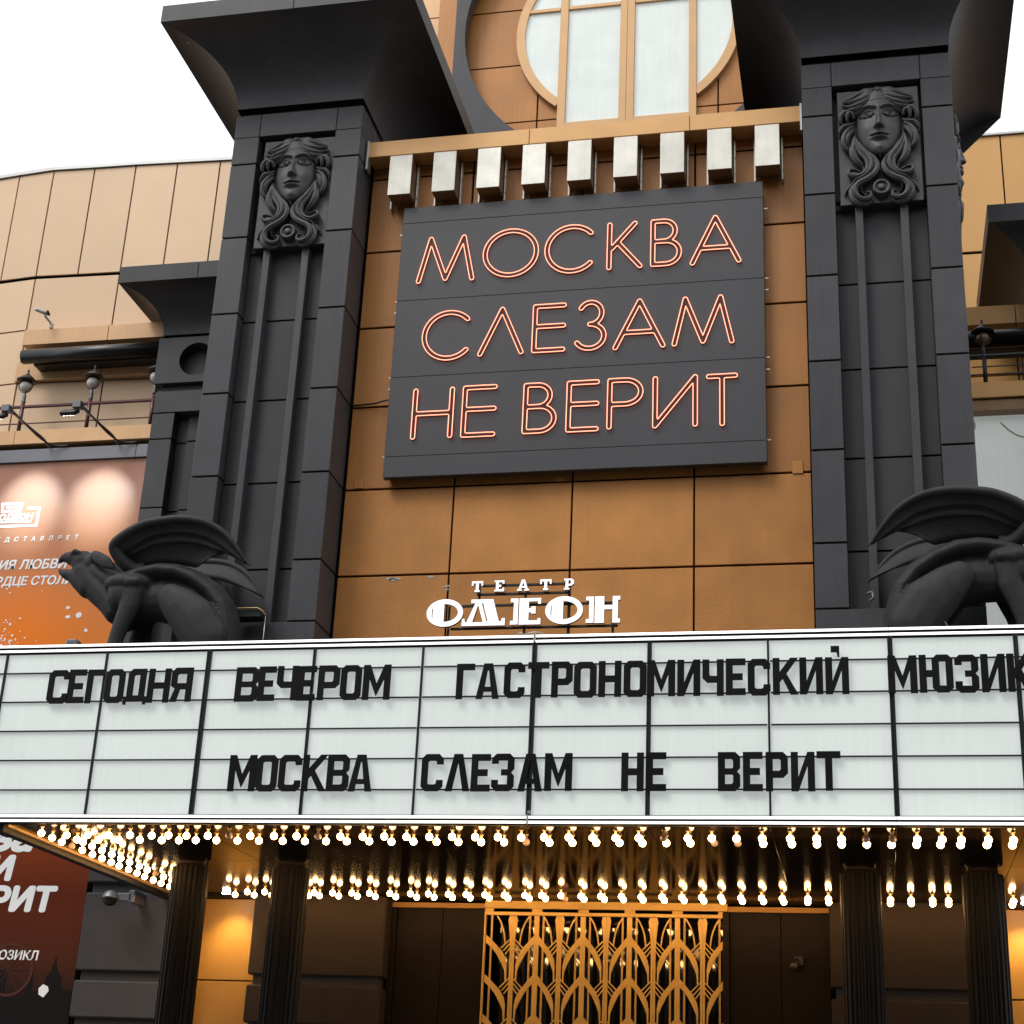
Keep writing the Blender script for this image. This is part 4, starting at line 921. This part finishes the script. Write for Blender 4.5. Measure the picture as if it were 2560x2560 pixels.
# ------------------------------------------------------------------ theatre name sign
ts = thing('theatre_name_sign', 'white illuminated letters ТЕАТР ОДЕОН on a black frame above the marquee', 'sign', (-3.72, 17.12, 7.02))
def sgn(loops): MB().prism(loops, 17.10, 17.14, 0, 1).build('sign_letter', [M['white'], M['blackm']], ts)
def bigO(cx):
    D = [(cx-.01, 7.315), (cx-.01, 7.53)]+[(cx-.01+.165*math.cos(a), 7.4225+.1075*math.sin(a)) for a in [R_(78-i*12) for i in range(14)]]
    sl = [(cx-.152, 7.37), (cx-.142, 7.355), (cx-.142, 7.485), (cx-.152, 7.47)]
    sgn([circle(cx, 7.4225, .215, 40, rz=.165), D, sl[::-1]])
bigO(-4.615); bigO(-3.235)
sgn([[(-4.41,7.26),(-3.91,7.26),(-3.91,7.345),(-3.945,7.345),(-3.955,7.31),(-3.98,7.31),(-4.055,7.575),(-4.31,7.575),(-4.31,7.53),(-4.262,7.53),(-4.355,7.305),(-4.375,7.305),(-4.38,7.345),(-4.41,7.345)],[(-4.29,7.302),(-4.232,7.50),(-4.225,7.50),(-4.165,7.302)],[(-4.125,7.31),(-4.187,7.53),(-4.172,7.53),(-4.108,7.31)]])
def halfI(x): sgn([[(x,7.265),(x+.088,7.265),(x+.088,7.575),(x,7.575),(x,7.53),(x+.036,7.53),(x+.036,7.31),(x,7.31)]])
halfI(-3.85); halfI(-2.985)
sgn([[(-3.75,7.262),(-3.50,7.262),(-3.50,7.335),(-3.535,7.335),(-3.535,7.31),(-3.64,7.31),(-3.64,7.405),(-3.61,7.405),(-3.61,7.39),(-3.56,7.39),(-3.56,7.475),(-3.61,7.475),(-3.61,7.455),(-3.64,7.455),(-3.64,7.535),(-3.535,7.535),(-3.535,7.505),(-3.5,7.505),(-3.5,7.575),(-3.75,7.575)]])
sgn([[(-2.885,7.262),(-2.78,7.262),(-2.78,7.42),(-2.685,7.42),(-2.685,7.262),(-2.6,7.262),(-2.6,7.31),(-2.625,7.31),(-2.625,7.53),(-2.6,7.53),(-2.6,7.575),(-2.685,7.575),(-2.685,7.47),(-2.78,7.47),(-2.78,7.575),(-2.885,7.575)]])
def sT(x): z = 7.665; h = .13; sgn([[(x-.03,z),(x+.03,z),(x+.03,z+.022),(x+.017,z+.022),(x+.017,z+h-.025),(x+.045,z+h-.025),(x+.045,z+h-.055),(x+.066,z+h-.055),(x+.066,z+h),(x-.066,z+h),(x-.066,z+h-.055),(x-.045,z+h-.055),(x-.045,z+h-.025),(x-.017,z+h-.025),(x-.017,z+.022),(x-.03,z+.022)]])
sT(-4.25); sT(-3.455)
sgn([[(-4.05,7.665),(-3.935,7.665),(-3.935,7.71),(-3.955,7.71),(-3.955,7.69),(-4.0,7.69),(-4.0,7.72),(-3.97,7.72),(-3.97,7.745),(-4.0,7.745),(-4.0,7.775),(-3.955,7.775),(-3.955,7.755),(-3.935,7.755),(-3.935,7.797),(-4.05,7.797),(-4.05,7.777),(-4.033,7.777),(-4.033,7.685),(-4.05,7.685)]])
sgn([[(-3.785,7.665),(-3.73,7.665),(-3.73,7.685),(-3.742,7.685),(-3.737,7.70),(-3.693,7.70),(-3.688,7.685),(-3.70,7.685),(-3.70,7.665),(-3.645,7.665),(-3.645,7.685),(-3.66,7.685),(-3.697,7.80),(-3.733,7.80),(-3.77,7.685),(-3.785,7.685)],[(-3.729,7.72),(-3.715,7.765),(-3.701,7.72)]])
sgn([[(-3.245,7.665),(-3.18,7.665),(-3.18,7.685),(-3.195,7.685),(-3.195,7.71),(-3.16,7.712),(-3.132,7.735),(-3.132,7.775),(-3.16,7.797),(-3.245,7.797),(-3.245,7.777),(-3.228,7.777),(-3.228,7.685),(-3.245,7.685)],[(-3.195,7.732),(-3.195,7.777),(-3.172,7.775),(-3.165,7.755),(-3.172,7.734)]])
for a, b_, z in ((-4.55,-2.63,7.245),(-4.47,-2.64,7.515),(-4.2,-3.22,7.755),(-4.26,-3.18,7.65)):
    bpart('frame_bar', M['blackm'], ts, a, b_, 17.145, 17.17, z-.014, z+.014, .002)
for x, z0, z1 in ((-4.585,7.02,7.53),(-3.70,7.02,7.65),(-3.19,7.02,7.79),(-2.69,7.02,7.33),(-4.24,7.5,7.79)):
    bpart('frame_post', M['blackm'], ts, x-.013, x+.013, 17.172, 17.195, z0, z1, .002)
MB().tube(crom([(-4.35,17.17,7.5),(-4.30,17.15,7.58),(-4.26,17.17,7.66)], 4), .004, 5).build('loose_wire', M['soffit_edge'], ts)

# ------------------------------------------------------------------ columns
flu = []; NF = 22
for k in range(NF*6):
    a = 2*math.pi*k/(NF*6); ph = (k % 6)/6; r = .235-(.016*math.sin(math.pi*(ph-.15)/.7) if .15 < ph < .85 else 0)
    flu.append((r*math.cos(a), r*math.sin(a)))
vsx = [(x, y, z) for z in (.3, 4.925) for x, y in flu] + [(0, 0, 4.93)]; n_ = len(flu)
shaft = MB().add(vsx, [(k, (k+1) % n_, n_+(k+1) % n_, n_+k) for k in range(n_)] + [(n_+k, n_+(k+1) % n_, 2*n_) for k in range(n_)], 0, False).mesh('shaft', M['column'])
ring = MB().lathe([(.17,4.90),(.185,4.90),(.19,4.935),(.175,4.94),(.175,4.986)], (0,0,0), 28).mesh('capital', M['lampcap'])
base_ = MB().lathe([(.33,0),(.33,.12),(.28,.14),(.30,.2),(.25,.3)], (0,0,0), 28).mesh('base', M['column'])
for x, lb in ((-8.375,'leftmost of the four black fluted columns under the marquee'),(-7.04,'second black fluted column from the left under the marquee'),(-.095,'third black fluted column from the left, right of the gate'),(1.275,'rightmost of the four black fluted columns under the marquee')):
    o = thing('fluted_column', lb, 'column', (x, 19.53, .14), 'black fluted columns under the marquee')
    for nm, me in (('shaft', shaft), ('capital', ring), ('base', base_)): _link(bpy.data.objects.new(nm, me), o, (x, 19.53, 0.0 if nm != 'base' else .14))

# ------------------------------------------------------------------ ground floor behind the columns
PZ = [(.14,.65),(.78,1.9),(2.03,3.15),(3.27,3.77),(3.905,4.985)]
def pier(x0, x1, label, top=False, warm=False):
    o = thing('rusticated_pier', label, 'pier', ((x0+x1)/2, 21.97, .14), 'grey rusticated piers')
    MB().box(x0+.06, x1-.06, 22.05, 22.6, .14, 5.4).build('groove_core', M['groove'], o)
    for z0, z1 in PZ: bpart('block', M['pier_warm' if warm else 'pier'], o, x0, x1, 21.97, 22.5, z0, z1, .02)
    if top: bpart('block', M['pier'], o, x0, x1, 21.97, 22.5, 5.13, 5.4, .02)
pier(-10.99, -9.27, 'grey block pier between the poster and the leftmost column', True)
pier(-8.42, -6.50, 'dark brown block pier behind the second column from the left', False, True)
pier(-.52, 1.40, 'dark brown block pier between the two right columns', False, True)
pier(2.24, 4.0, 'grey block pier at the right picture edge beyond the ochre wall')
for x0, x1, lb in ((-9.3, -8.39, 'ochre wall strip between the two left columns, lit from above'), (1.37, 2.27, 'ochre wall strip right of the rightmost column, lit from above')):
    o = thing('ochre_wall_strip', lb, 'wall', ((x0+x1)/2, 22.3, .14))
    bpart('render_panel', M['gwall'], o, x0, x1, 22.2, 22.5, 3.845, 4.95, .004); bpart('render_panel', M['gwall'], o, x0, x1, 22.2, 22.5, .14, 3.825, .004)
    bpart('lintel', M['door'], o, x0, x1, 22.0, 22.49, 4.955, 5.1, .003)
    MB().lathe([(.0001,.03),(.05,.03),(.055,0),(.0001,-.002)], ((x0+x1)/2+.1, 21.7, 4.95), 14).build('downlight', M['flood'], o)
    L = bpy.data.lights.new('downlight_beam', 'SPOT'); L.energy = 55; L.color = (1, .72, .32); L.spot_size = R_(95); L.spot_blend = .9; L.shadow_soft_size = .05
    lo = bpy.data.objects.new('downlight_beam', L); col.objects.link(lo); lo.location = ((x0+x1)/2+.1, 21.75, 4.90)
    lo.rotation_euler = (Vector((0, -.45, 1))).to_track_quat('Z', 'Y').to_euler()
def darkdoor(x0, x1, xj, label):
    o = thing('blank_door', label, 'door', ((x0+x1)/2, 22.3, .14))
    bpart('lintel', M['gwall'], o, x0-.08, x1+.02, 22.28, 22.4, 4.885, 4.955, .004)
    bpart('leaf', M['door'], o, x0, xj-.004, 22.31, 22.36, .14, 4.88, .004); bpart('leaf', M['door'], o, xj+.004, x1, 22.31, 22.36, .14, 4.88, .004)
    bpart('side_jamb', M['door'], o, x0-.09, x0-.005, 22.25, 22.45, .14, 4.88, .004)
    return o
darkdoor(-6.42, -5.185, -5.77, 'dark brown blank door panels left of the golden gate')
dd = darkdoor(-1.83, -.53, -1.16, 'dark brown blank door panels right of the golden gate')
dl = thing('wall_spotlight', 'small dark spotlight on the door panels right of the gate', 'spotlight', (-.95, 22.3, 4.2))
MB().box(-.99, -.86, 22.24, 22.30, 4.20, 4.33, .01).build('mount', M['blackm'], dl)
MB().tube([(-.96, 22.24, 4.25), (-1.0, 22.1, 4.16)], .05, 12).build('lamp_head', M['lampcap'], dl)
gd = MB().box(-5.3, -1.75, 22.85, 22.9, .14, 5.2).build('entrance_glass', M['glass'], None)
tag(gd, 'dark glass doors behind the golden gate', 'glass door')

# golden gate: art deco grille cut from one sheet, built bay by bay
gt = thing('gate', 'tall golden art deco gate with lily and chevron grille', 'gate', (XC, 22.3, .14))
GX0, GX1 = -5.175, -1.86; Y0g, Y1g = 22.28, 22.315
def gbar(name, pts, w, y0=Y0g, y1=Y1g, taper=None):
    """flat bar of width w along a polyline in x,z"""
    P = [Vector((p[0], p[1])) for p in pts]; n = len(P); A = []; B = []
    for i, p in enumerate(P):
        t = (P[min(i+1, n-1)]-P[max(i-1, 0)]).normalized(); nn = Vector((-t.y, t.x)); ww = (w if taper is None else taper[i])/2
        A.append((p+nn*ww)[:]); B.append((p-nn*ww)[:])
    return MB().prism([B+A[::-1]], y0, y1)
def gpart(name, b): return b.build(name, M['gate'], gt)
bpart('frame', M['gate'], gt, GX0, GX1, 22.27, 22.33, 4.89, 5.0, .003)
bpart('frame', M['gate'], gt, GX0, GX1, 22.275, 22.325, 4.80, 4.845, .003)
bpart('frame', M['gate'], gt, GX0, GX0+.022, 22.265, 22.335, .14, 4.798, .003); bpart('frame', M['gate'], gt, GX1-.022, GX1, 22.265, 22.335, .14, 4.798, .003)
WB = [-4.445, -3.805, -3.17, -2.525]; ST = [-4.775, -4.125, -3.4875, -2.8475, -2.19]
for x in WB: bpart('stile', M['gate'], gt, x-.072, x+.072, 22.283, 22.312, 4.847, 4.888, .002)
for x in (GX0+.06, GX1-.06): bpart('stile', M['gate'], gt, x-.06, x+.06, 22.283, 22.312, 4.847, 4.888, .002)
for x in WB: gpart('wide_bar', MB().prism([[(x-.034, .2), (x+.034, .2), (x+.034, 4.795), (x-.034, 4.795)]], 22.285, 22.310))
ARM = [(.020,.0),(.045,-.012),(.20,-.20),(.248,-.30),(.266,-.40),(.266,-.60),(.251,-.60),(.243,-.465),(.207,-.375),(.145,-.25),(.085,-.165),(.020,-.098)]
for i, s in enumerate(ST):
    gpart('lily_stem', MB().prism([[(s-.031,.2),(s-.002,.2),(s-.002,4.795),(s-.048,4.795),(s-.064,4.74),(s-.038,4.50),(s-.031,4.40)]], 22.286, 22.309))
    gpart('lily_stem', MB().prism([[(s+.031,.2),(s+.031,4.40),(s+.038,4.50),(s+.064,4.74),(s+.048,4.795),(s+.002,4.795),(s+.002,.2)]], 22.286, 22.309))
    for sd in (-1, 1):
        nb = [x for x in WB+[GX0+.01, GX1-.01] if (x-s)*sd > 0]; xw = min(nb, key=lambda x: abs(x-s)); D = abs(xw-s); kx = D/.32
        c_ = crom([(s+sd*.225, 4.79, 0), (s+sd*.17, 4.70, 0), (s+sd*.125, 4.58, 0), (s+sd*.100, 4.42, 0)], 5)
        gpart('petal', gbar('petal', c_, .019, 22.288, 22.307))
        bx = s+sd*(D-.094)
        gpart('thin_bar', MB().prism([[(bx-.012, .2), (bx-.002, .2), (bx-.002, 4.795), (bx-.012, 4.795)]], 22.290, 22.305))
        gpart('thin_bar', MB().prism([[(bx+.002, .2), (bx+.012, .2), (bx+.012, 4.795), (bx+.002, 4.795)]], 22.290, 22.305))
        for k in range(8):
            zc = 4.53-.52*k
            if zc < .9: break
            lp = [(xw-sd*(a*kx if a > .05 else a), zc+b_) for a, b_ in ARM]
            gpart('chevron', MB().prism([lp], 22.2815, 22.3135))
            for q_, (a0, z0_, a1, z1_) in enumerate(((.028,-.045,.155,-.170),(.028,-.105,.120,-.205),(.028,-.165,.092,-.250))):
                gpart('feather', gbar('f', [(s+sd*a0, zc+z0_), (s+sd*a1, zc+z1_)], .015, 22.2835+.001*q_, 22.3105))
# dome camera on the left pier
dc = thing('dome_camera', 'grey hooded dome camera under the left end of the marquee', 'camera', (-10.3, 21.7, 4.6))
MB().lathe([(.0001,.10),(.05,.095),(.09,.06),(.115,.01),(.125,-.01),(.10,-.012)], (-10.42,21.6,4.86), 22).build('hood', M['grey'], dc)
MB().lathe([(.10,-.01),(.095,-.06),(.06,-.105),(.0001,-.12)], (-10.42,21.6,4.86), 22).build('smoked_dome', M['dome'], dc)
MB().box(-10.34, -10.12, 21.62, 21.70, 4.82, 4.93, .01).build('arm', M['grey'], dc); MB().box(-10.16, -10.07, 21.62, 21.97, 4.80, 4.97, .01).build('wall_box', M['grey'], dc)
MB().tube(crom([(-9.95,21.9,4.98),(-9.85,21.85,4.93),(-9.7,21.85,4.93),(-9.6,21.85,4.96)], 4), .008, 5).build('cable', M['steel'], dc)

# ------------------------------------------------------------------ winged statues
def GP(x, y): return (.0015315*x+.0002031*y-9.9887, -.0000442*x-.0015153*y+9.0319)
PX = .001525; GY = 17.62
def gsphere(b, x, y, rx, dy, ry, rz=None):
    X, Z = GP(x, y); rz = rz or rx; n, m = 12, 8; vsx = []; fs = []
    for j in range(m+1):
        p = -math.pi/2+math.pi*j/m
        for k in range(n):
            a = 2*math.pi*k/n; vsx.append((X+rx*PX*math.cos(p)*math.cos(a), GY+dy+ry*math.cos(p)*math.sin(a), Z+rz*PX*math.sin(p)))
    for j in range(m):
        for k in range(n): fs.append((j*n+k, j*n+(k+1) % n, (j+1)*n+(k+1) % n, (j+1)*n+k))
    b.add(vsx, fs, 0, True)
def gchain(b, pts, step=.035):
    """pts: (x, y, r_px, dy, r_y)"""
    for p, q_ in zip(pts[:-1], pts[1:]):
        L = math.hypot(p[0]-q_[0], p[1]-q_[1])*PX+abs(p[3]-q_[3]); n = max(2, int(L/step))
        for i in range(n+1):
            t = i/n; gsphere(b, *[p[k]+(q_[k]-p[k])*t for k in range(5)])
def statue_body():
    b = MB()
    gchain(b, [(600,655,66,0,.24),(700,610,74,0,.29),(850,565,80,0,.31),(1000,538,84,0,.31),(1150,548,84,0,.31),(1300,608,86,0,.30),(1430,705,86,0,.29),(1510,820,84,0,.28),(1540,950,80,0,.27),(1545,1100,80,0,.26),(1540,1250,80,0,.25)])
    gchain(b, [(610,800,120,0,.20),(800,770,165,0,.22),(1000,750,185,0,.23),(1200,800,190,0,.24),(1380,950,180,0,.24),(1420,1150,170,0,.22)], .06)
    gchain(b, [(585,850,108,0,.18),(520,770,104,0,.17),(430,670,118,0,.16),(345,580,112,0,.15),(300,500,108,0,.14)], .04)
    gchain(b, [(650,630,95,0,.19),(560,610,98,0,.17),(480,575,100,0,.155),(400,520,108,0,.14)], .04); gchain(b, [(215,560,62,0,.10),(270,590,85,0,.12),(340,640,100,0,.14)], .03)
    gchain(b, [(690,900,110,0,.18),(640,960,70,0,.13)], .05)
    gsphere(b, 285,420,98,0,.135,96); gsphere(b, 365,445,108,0,.14,100); gsphere(b, 305,520,108,0,.13,92)
    gchain(b, [(235,398,74,0,.115),(190,388,62,0,.10),(150,378,48,0,.075),(115,382,36,0,.055),(90,394,26,0,.04),(72,412,17,0,.026),(66,432,8,0,.014)], .010)
    gchain(b, [(265,565,74,0,.115),(195,545,56,0,.095),(140,530,44,0,.075),(100,514,30,0,.05),(76,496,18,0,.03),(68,482,9,0,.016)], .010)
    for s in (-1, 1):
        gchain(b, [(225,480,26,s*.06,.03),(208,440,18,s*.06,.03)], .02)
        gchain(b, [(212,362,18,s*.095,.028),(245,350,24,s*.115,.028),(285,362,16,s*.12,.02)], .02)
        gchain(b, [(425,390,40,s*.14,.035),(480,430,56,s*.175,.030),(545,470,54,s*.20,.026),(595,508,30,s*.20,.022),(625,532,10,s*.20,.014)], .014)
        gsphere(b, 735,650,215,s*.17,.19,84); gsphere(b, 705,735,150,s*.18,.15,140)
        gchain(b, [(780,665,60,s*.27,.10),(850,660,44,s*.30,.07)], .02)
        gchain(b, [(790,740,100,s*.23,.11),(765,860,88,s*.24,.10),(700,1000,74,s*.24,.085),(655,1120,66,s*.24,.075),(620,1230,62,s*.24,.075),(570,1280,55,s*.24,.09),(520,1290,40,s*.24,.085)], .04)
        gchain(b, [(1120,790,115,s*.28,.10),(1210,870,155,s*.29,.125),(1320,980,190,s*.29,.14),(1400,1120,190,s*.28,.14),(1400,1240,150,s*.27,.13)], .05)
        gchain(b, [(1380,1270,60,s*.28,.10),(1200,1280,50,s*.28,.10),(1080,1285,42,s*.28,.10)], .05)
    gchain(b, [(1540,1180,70,0,.2),(1500,1290,60,0,.2)], .05)
    return b
def mod_mesh(me, vox, smooth):
    o = bpy.data.objects.new('t', me); col.objects.link(o)
    r = o.modifiers.new('r', 'REMESH'); r.mode = 'VOXEL'; r.voxel_size = vox; r.use_smooth_shade = True
    s = o.modifiers.new('s', 'SMOOTH'); s.iterations = smooth; s.factor = .5
    bpy.context.view_layer.update(); nm = bpy.data.meshes.new_from_object(o.evaluated_get(bpy.context.evaluated_depsgraph_get()))
    bpy.data.objects.remove(o); nm.materials.clear(); nm.materials.append(M['garg']); return nm
S0 = Vector(((-9.75-6.84)/2, GY, 7.02))
def shift(me): 
    me.transform(Matrix.Translation(-S0)); return me
body_me = shift(mod_mesh(statue_body().mesh('body', M['garg'], False), .0135, 11))
def wing_meshes(s):
    out = []
    oy = 0 if s < 0 else 165       # the far wing hangs lower
    def P3(pts): return [Vector((GP(x, y+oy)[0], GY+s*d, GP(x, y+oy)[1])) for x, y, d in pts]
    # thick leading limb
    bone = [(860,520,.12),(770,520,.15),(700,470,.22),(655,400,.28),(655,350,.33),(735,290,.37),(860,225,.40),(1000,180,.42),(1250,152,.42),(1450,178,.40),(1600,262,.36),(1700,385,.32),(1768,505,.28)]
    rad = [.09,.09,.085,.078,.065,.058,.055,.052,.050,.046,.038,.027,.008]
    C = crom(P3(bone), 5); n = len(C); rr = [np.interp(i/5, range(len(rad)), rad) for i in range(n)]
    out.append(('limb', MB().tube(C, [float(x) for x in rr], 12).mesh('limb', M['garg'])))
    # layered blades, each a lofted shell
    top = [(655,400,.30),(760,330,.36),(900,240,.39),(1050,195,.40),(1250,172,.41),(1450,200,.385),(1590,285,.345),(1700,400,.31),(1762,500,.28)]
    l1 = [(690,430,.24),(830,360,.30),(930,300,.33),(1070,262,.34),(1260,255,.345),(1440,290,.33),(1560,360,.31),(1670,440,.29),(1757,503,.275)]
    l2 = [(710,450,.20),(870,390,.255),(970,345,.28),(1100,325,.285),(1260,322,.29),(1400,345,.285),(1480,372,.28),(1545,392,.275),(1610,412,.27)]
    l3 = [(760,480,.15),(900,440,.20),(1000,410,.22),(1100,400,.225),(1230,410,.23),(1320,440,.23),(1380,470,.23),(1430,500,.225),(1460,520,.22)]
    l4 = [(800,510,.12),(880,490,.14),(960,478,.15),(1060,475,.15),(1180,485,.15),(1250,500,.16),(1320,510,.18),(1400,462,.22),(1500,408,.25)]
    f0 = [(1330,530,.15),(1370,480,.20),(1440,430,.26),(1530,405,.30),(1630,420,.31),(1705,500,.30),(1760,620,.28),(1795,710,.26),(1814,772,.25)]
    f1 = [(1400,540,.12),(1440,505,.15),(1490,490,.19),(1545,500,.22),(1600,540,.24),(1660,590,.245),(1715,650,.24),(1770,710,.245),(1810,771,.248)]
    for a, b_, dp in (((top, l1, .0), (l1, l2, .022), (l2, l4, .022)) if s < 0 else ((top, l2, .0),)):
        A = crom(P3([(x, y, d-dp) for x, y, d in a]), 4); B = crom(P3(b_), 4); n = min(len(A), len(B)); K = 4
        A = [A[i]+Vector((-.035 if i < 8 else 0, 0, .012)) for i in range(n)]
        if dp: A = [A[i]+(A[i]-B[i])*.22+Vector((-.03 if i < 6 else 0, 0, 0)) for i in range(n)]
        B = [B[i]+Vector((-.03 if i < 6 else 0, 0, 0)) for i in range(n)]
        vsx = []; fs = []
        for i in range(n):
            for k in range(K+1):
                t = k/K; p = A[i].lerp(B[i], t); p = p+Vector((0, s*(-.012*math.sin(math.pi*t)), 0)); vsx.append(p)
        for i in range(n-1):
            for k in range(K): fs.append((i*(K+1)+k, i*(K+1)+k+1, (i+1)*(K+1)+k+1, (i+1)*(K+1)+k))
        m_ = MB().add(vsx, fs, 0, True).mesh('t', M['garg'])
        o = bpy.data.objects.new('t', m_); col.objects.link(o); so = o.modifiers.new('s', 'SOLIDIFY'); so.thickness = .022; so.offset = 0
        bpy.context.view_layer.update(); nm = bpy.data.meshes.new_from_object(o.evaluated_get(bpy.context.evaluated_depsgraph_get())); bpy.data.objects.remove(o)
        nm.name = 'feather_blade'; out.append(('feather_blade', nm))
    return [(a, shift(m_)) for a, m_ in out]
wings = [wing_meshes(-1), wing_meshes(1)]
def statue(mir, label):
    o = thing('winged_statue', label, 'statue', (S0.x if not mir else mx(S0.x), S0.y, S0.z), 'black winged beast statues on the marquee')
    def lk(nm, me, par):
        c = bpy.data.objects.new(nm, me); col.objects.link(c); c.parent = par; return c
    lk('body', body_me, o)
    for w_ in wings:
        ob = lk('wing', w_[0][1], o)
        for nm, me in w_[1:]: lk(nm, me, ob)
    if mir: o.scale = (-1, 1, 1)
statue(False, 'black winged beast statue with open beak, left on the marquee roof')
statue(True, 'black winged beast statue on the marquee roof, cut by the right picture edge')
# flat floodlight box behind the left statue
fb = thing('roof_floodlight', 'flat black floodlight with brass edge behind the left winged statue', 'floodlight', (-7.3, 17.95, 7.5))
MB().box(-7.55, -7.15, 17.9, 18.1, 7.70, 7.80, .01).build('lamp_box', M['blackm'], fb)
MB().tube([(-7.6,17.88,7.81),(-7.2,17.88,7.81),(-7.13,17.88,7.77),(-7.09,17.9,7.71)], .012, 6).build('tube_edge', M['soffit_edge'], fb)
MB().tube([(-7.11,17.95,7.75),(-7.11,17.95,7.02)], .006, 5).build('stay', M['steel'], fb)
fb = thing('roof_clamp', 'small steel clamp beside the back of the right winged statue', 'clamp', (.2, 17.9, 7.4))
MB().tube([(.10,17.8,7.77),(.15,17.8,7.79),(.17,17.8,7.72),(.12,17.8,7.68)], .016, 8).build('hook', M['grey'], fb)
MB().tube([(.86,17.3,7.33),(.92,17.3,7.22),(.94,17.3,7.02)], .012, 6).build('rod', M['grey'], fb)
for (x) in (-9.25,):
    o = MB().box(x-.1, x+.05, 17.25, 17.4, 7.02, 7.26, .02).build('roof_junction_box', M['grey'], None); tag(o, 'small grey junction box on the marquee roof under the statue chest', 'junction box')
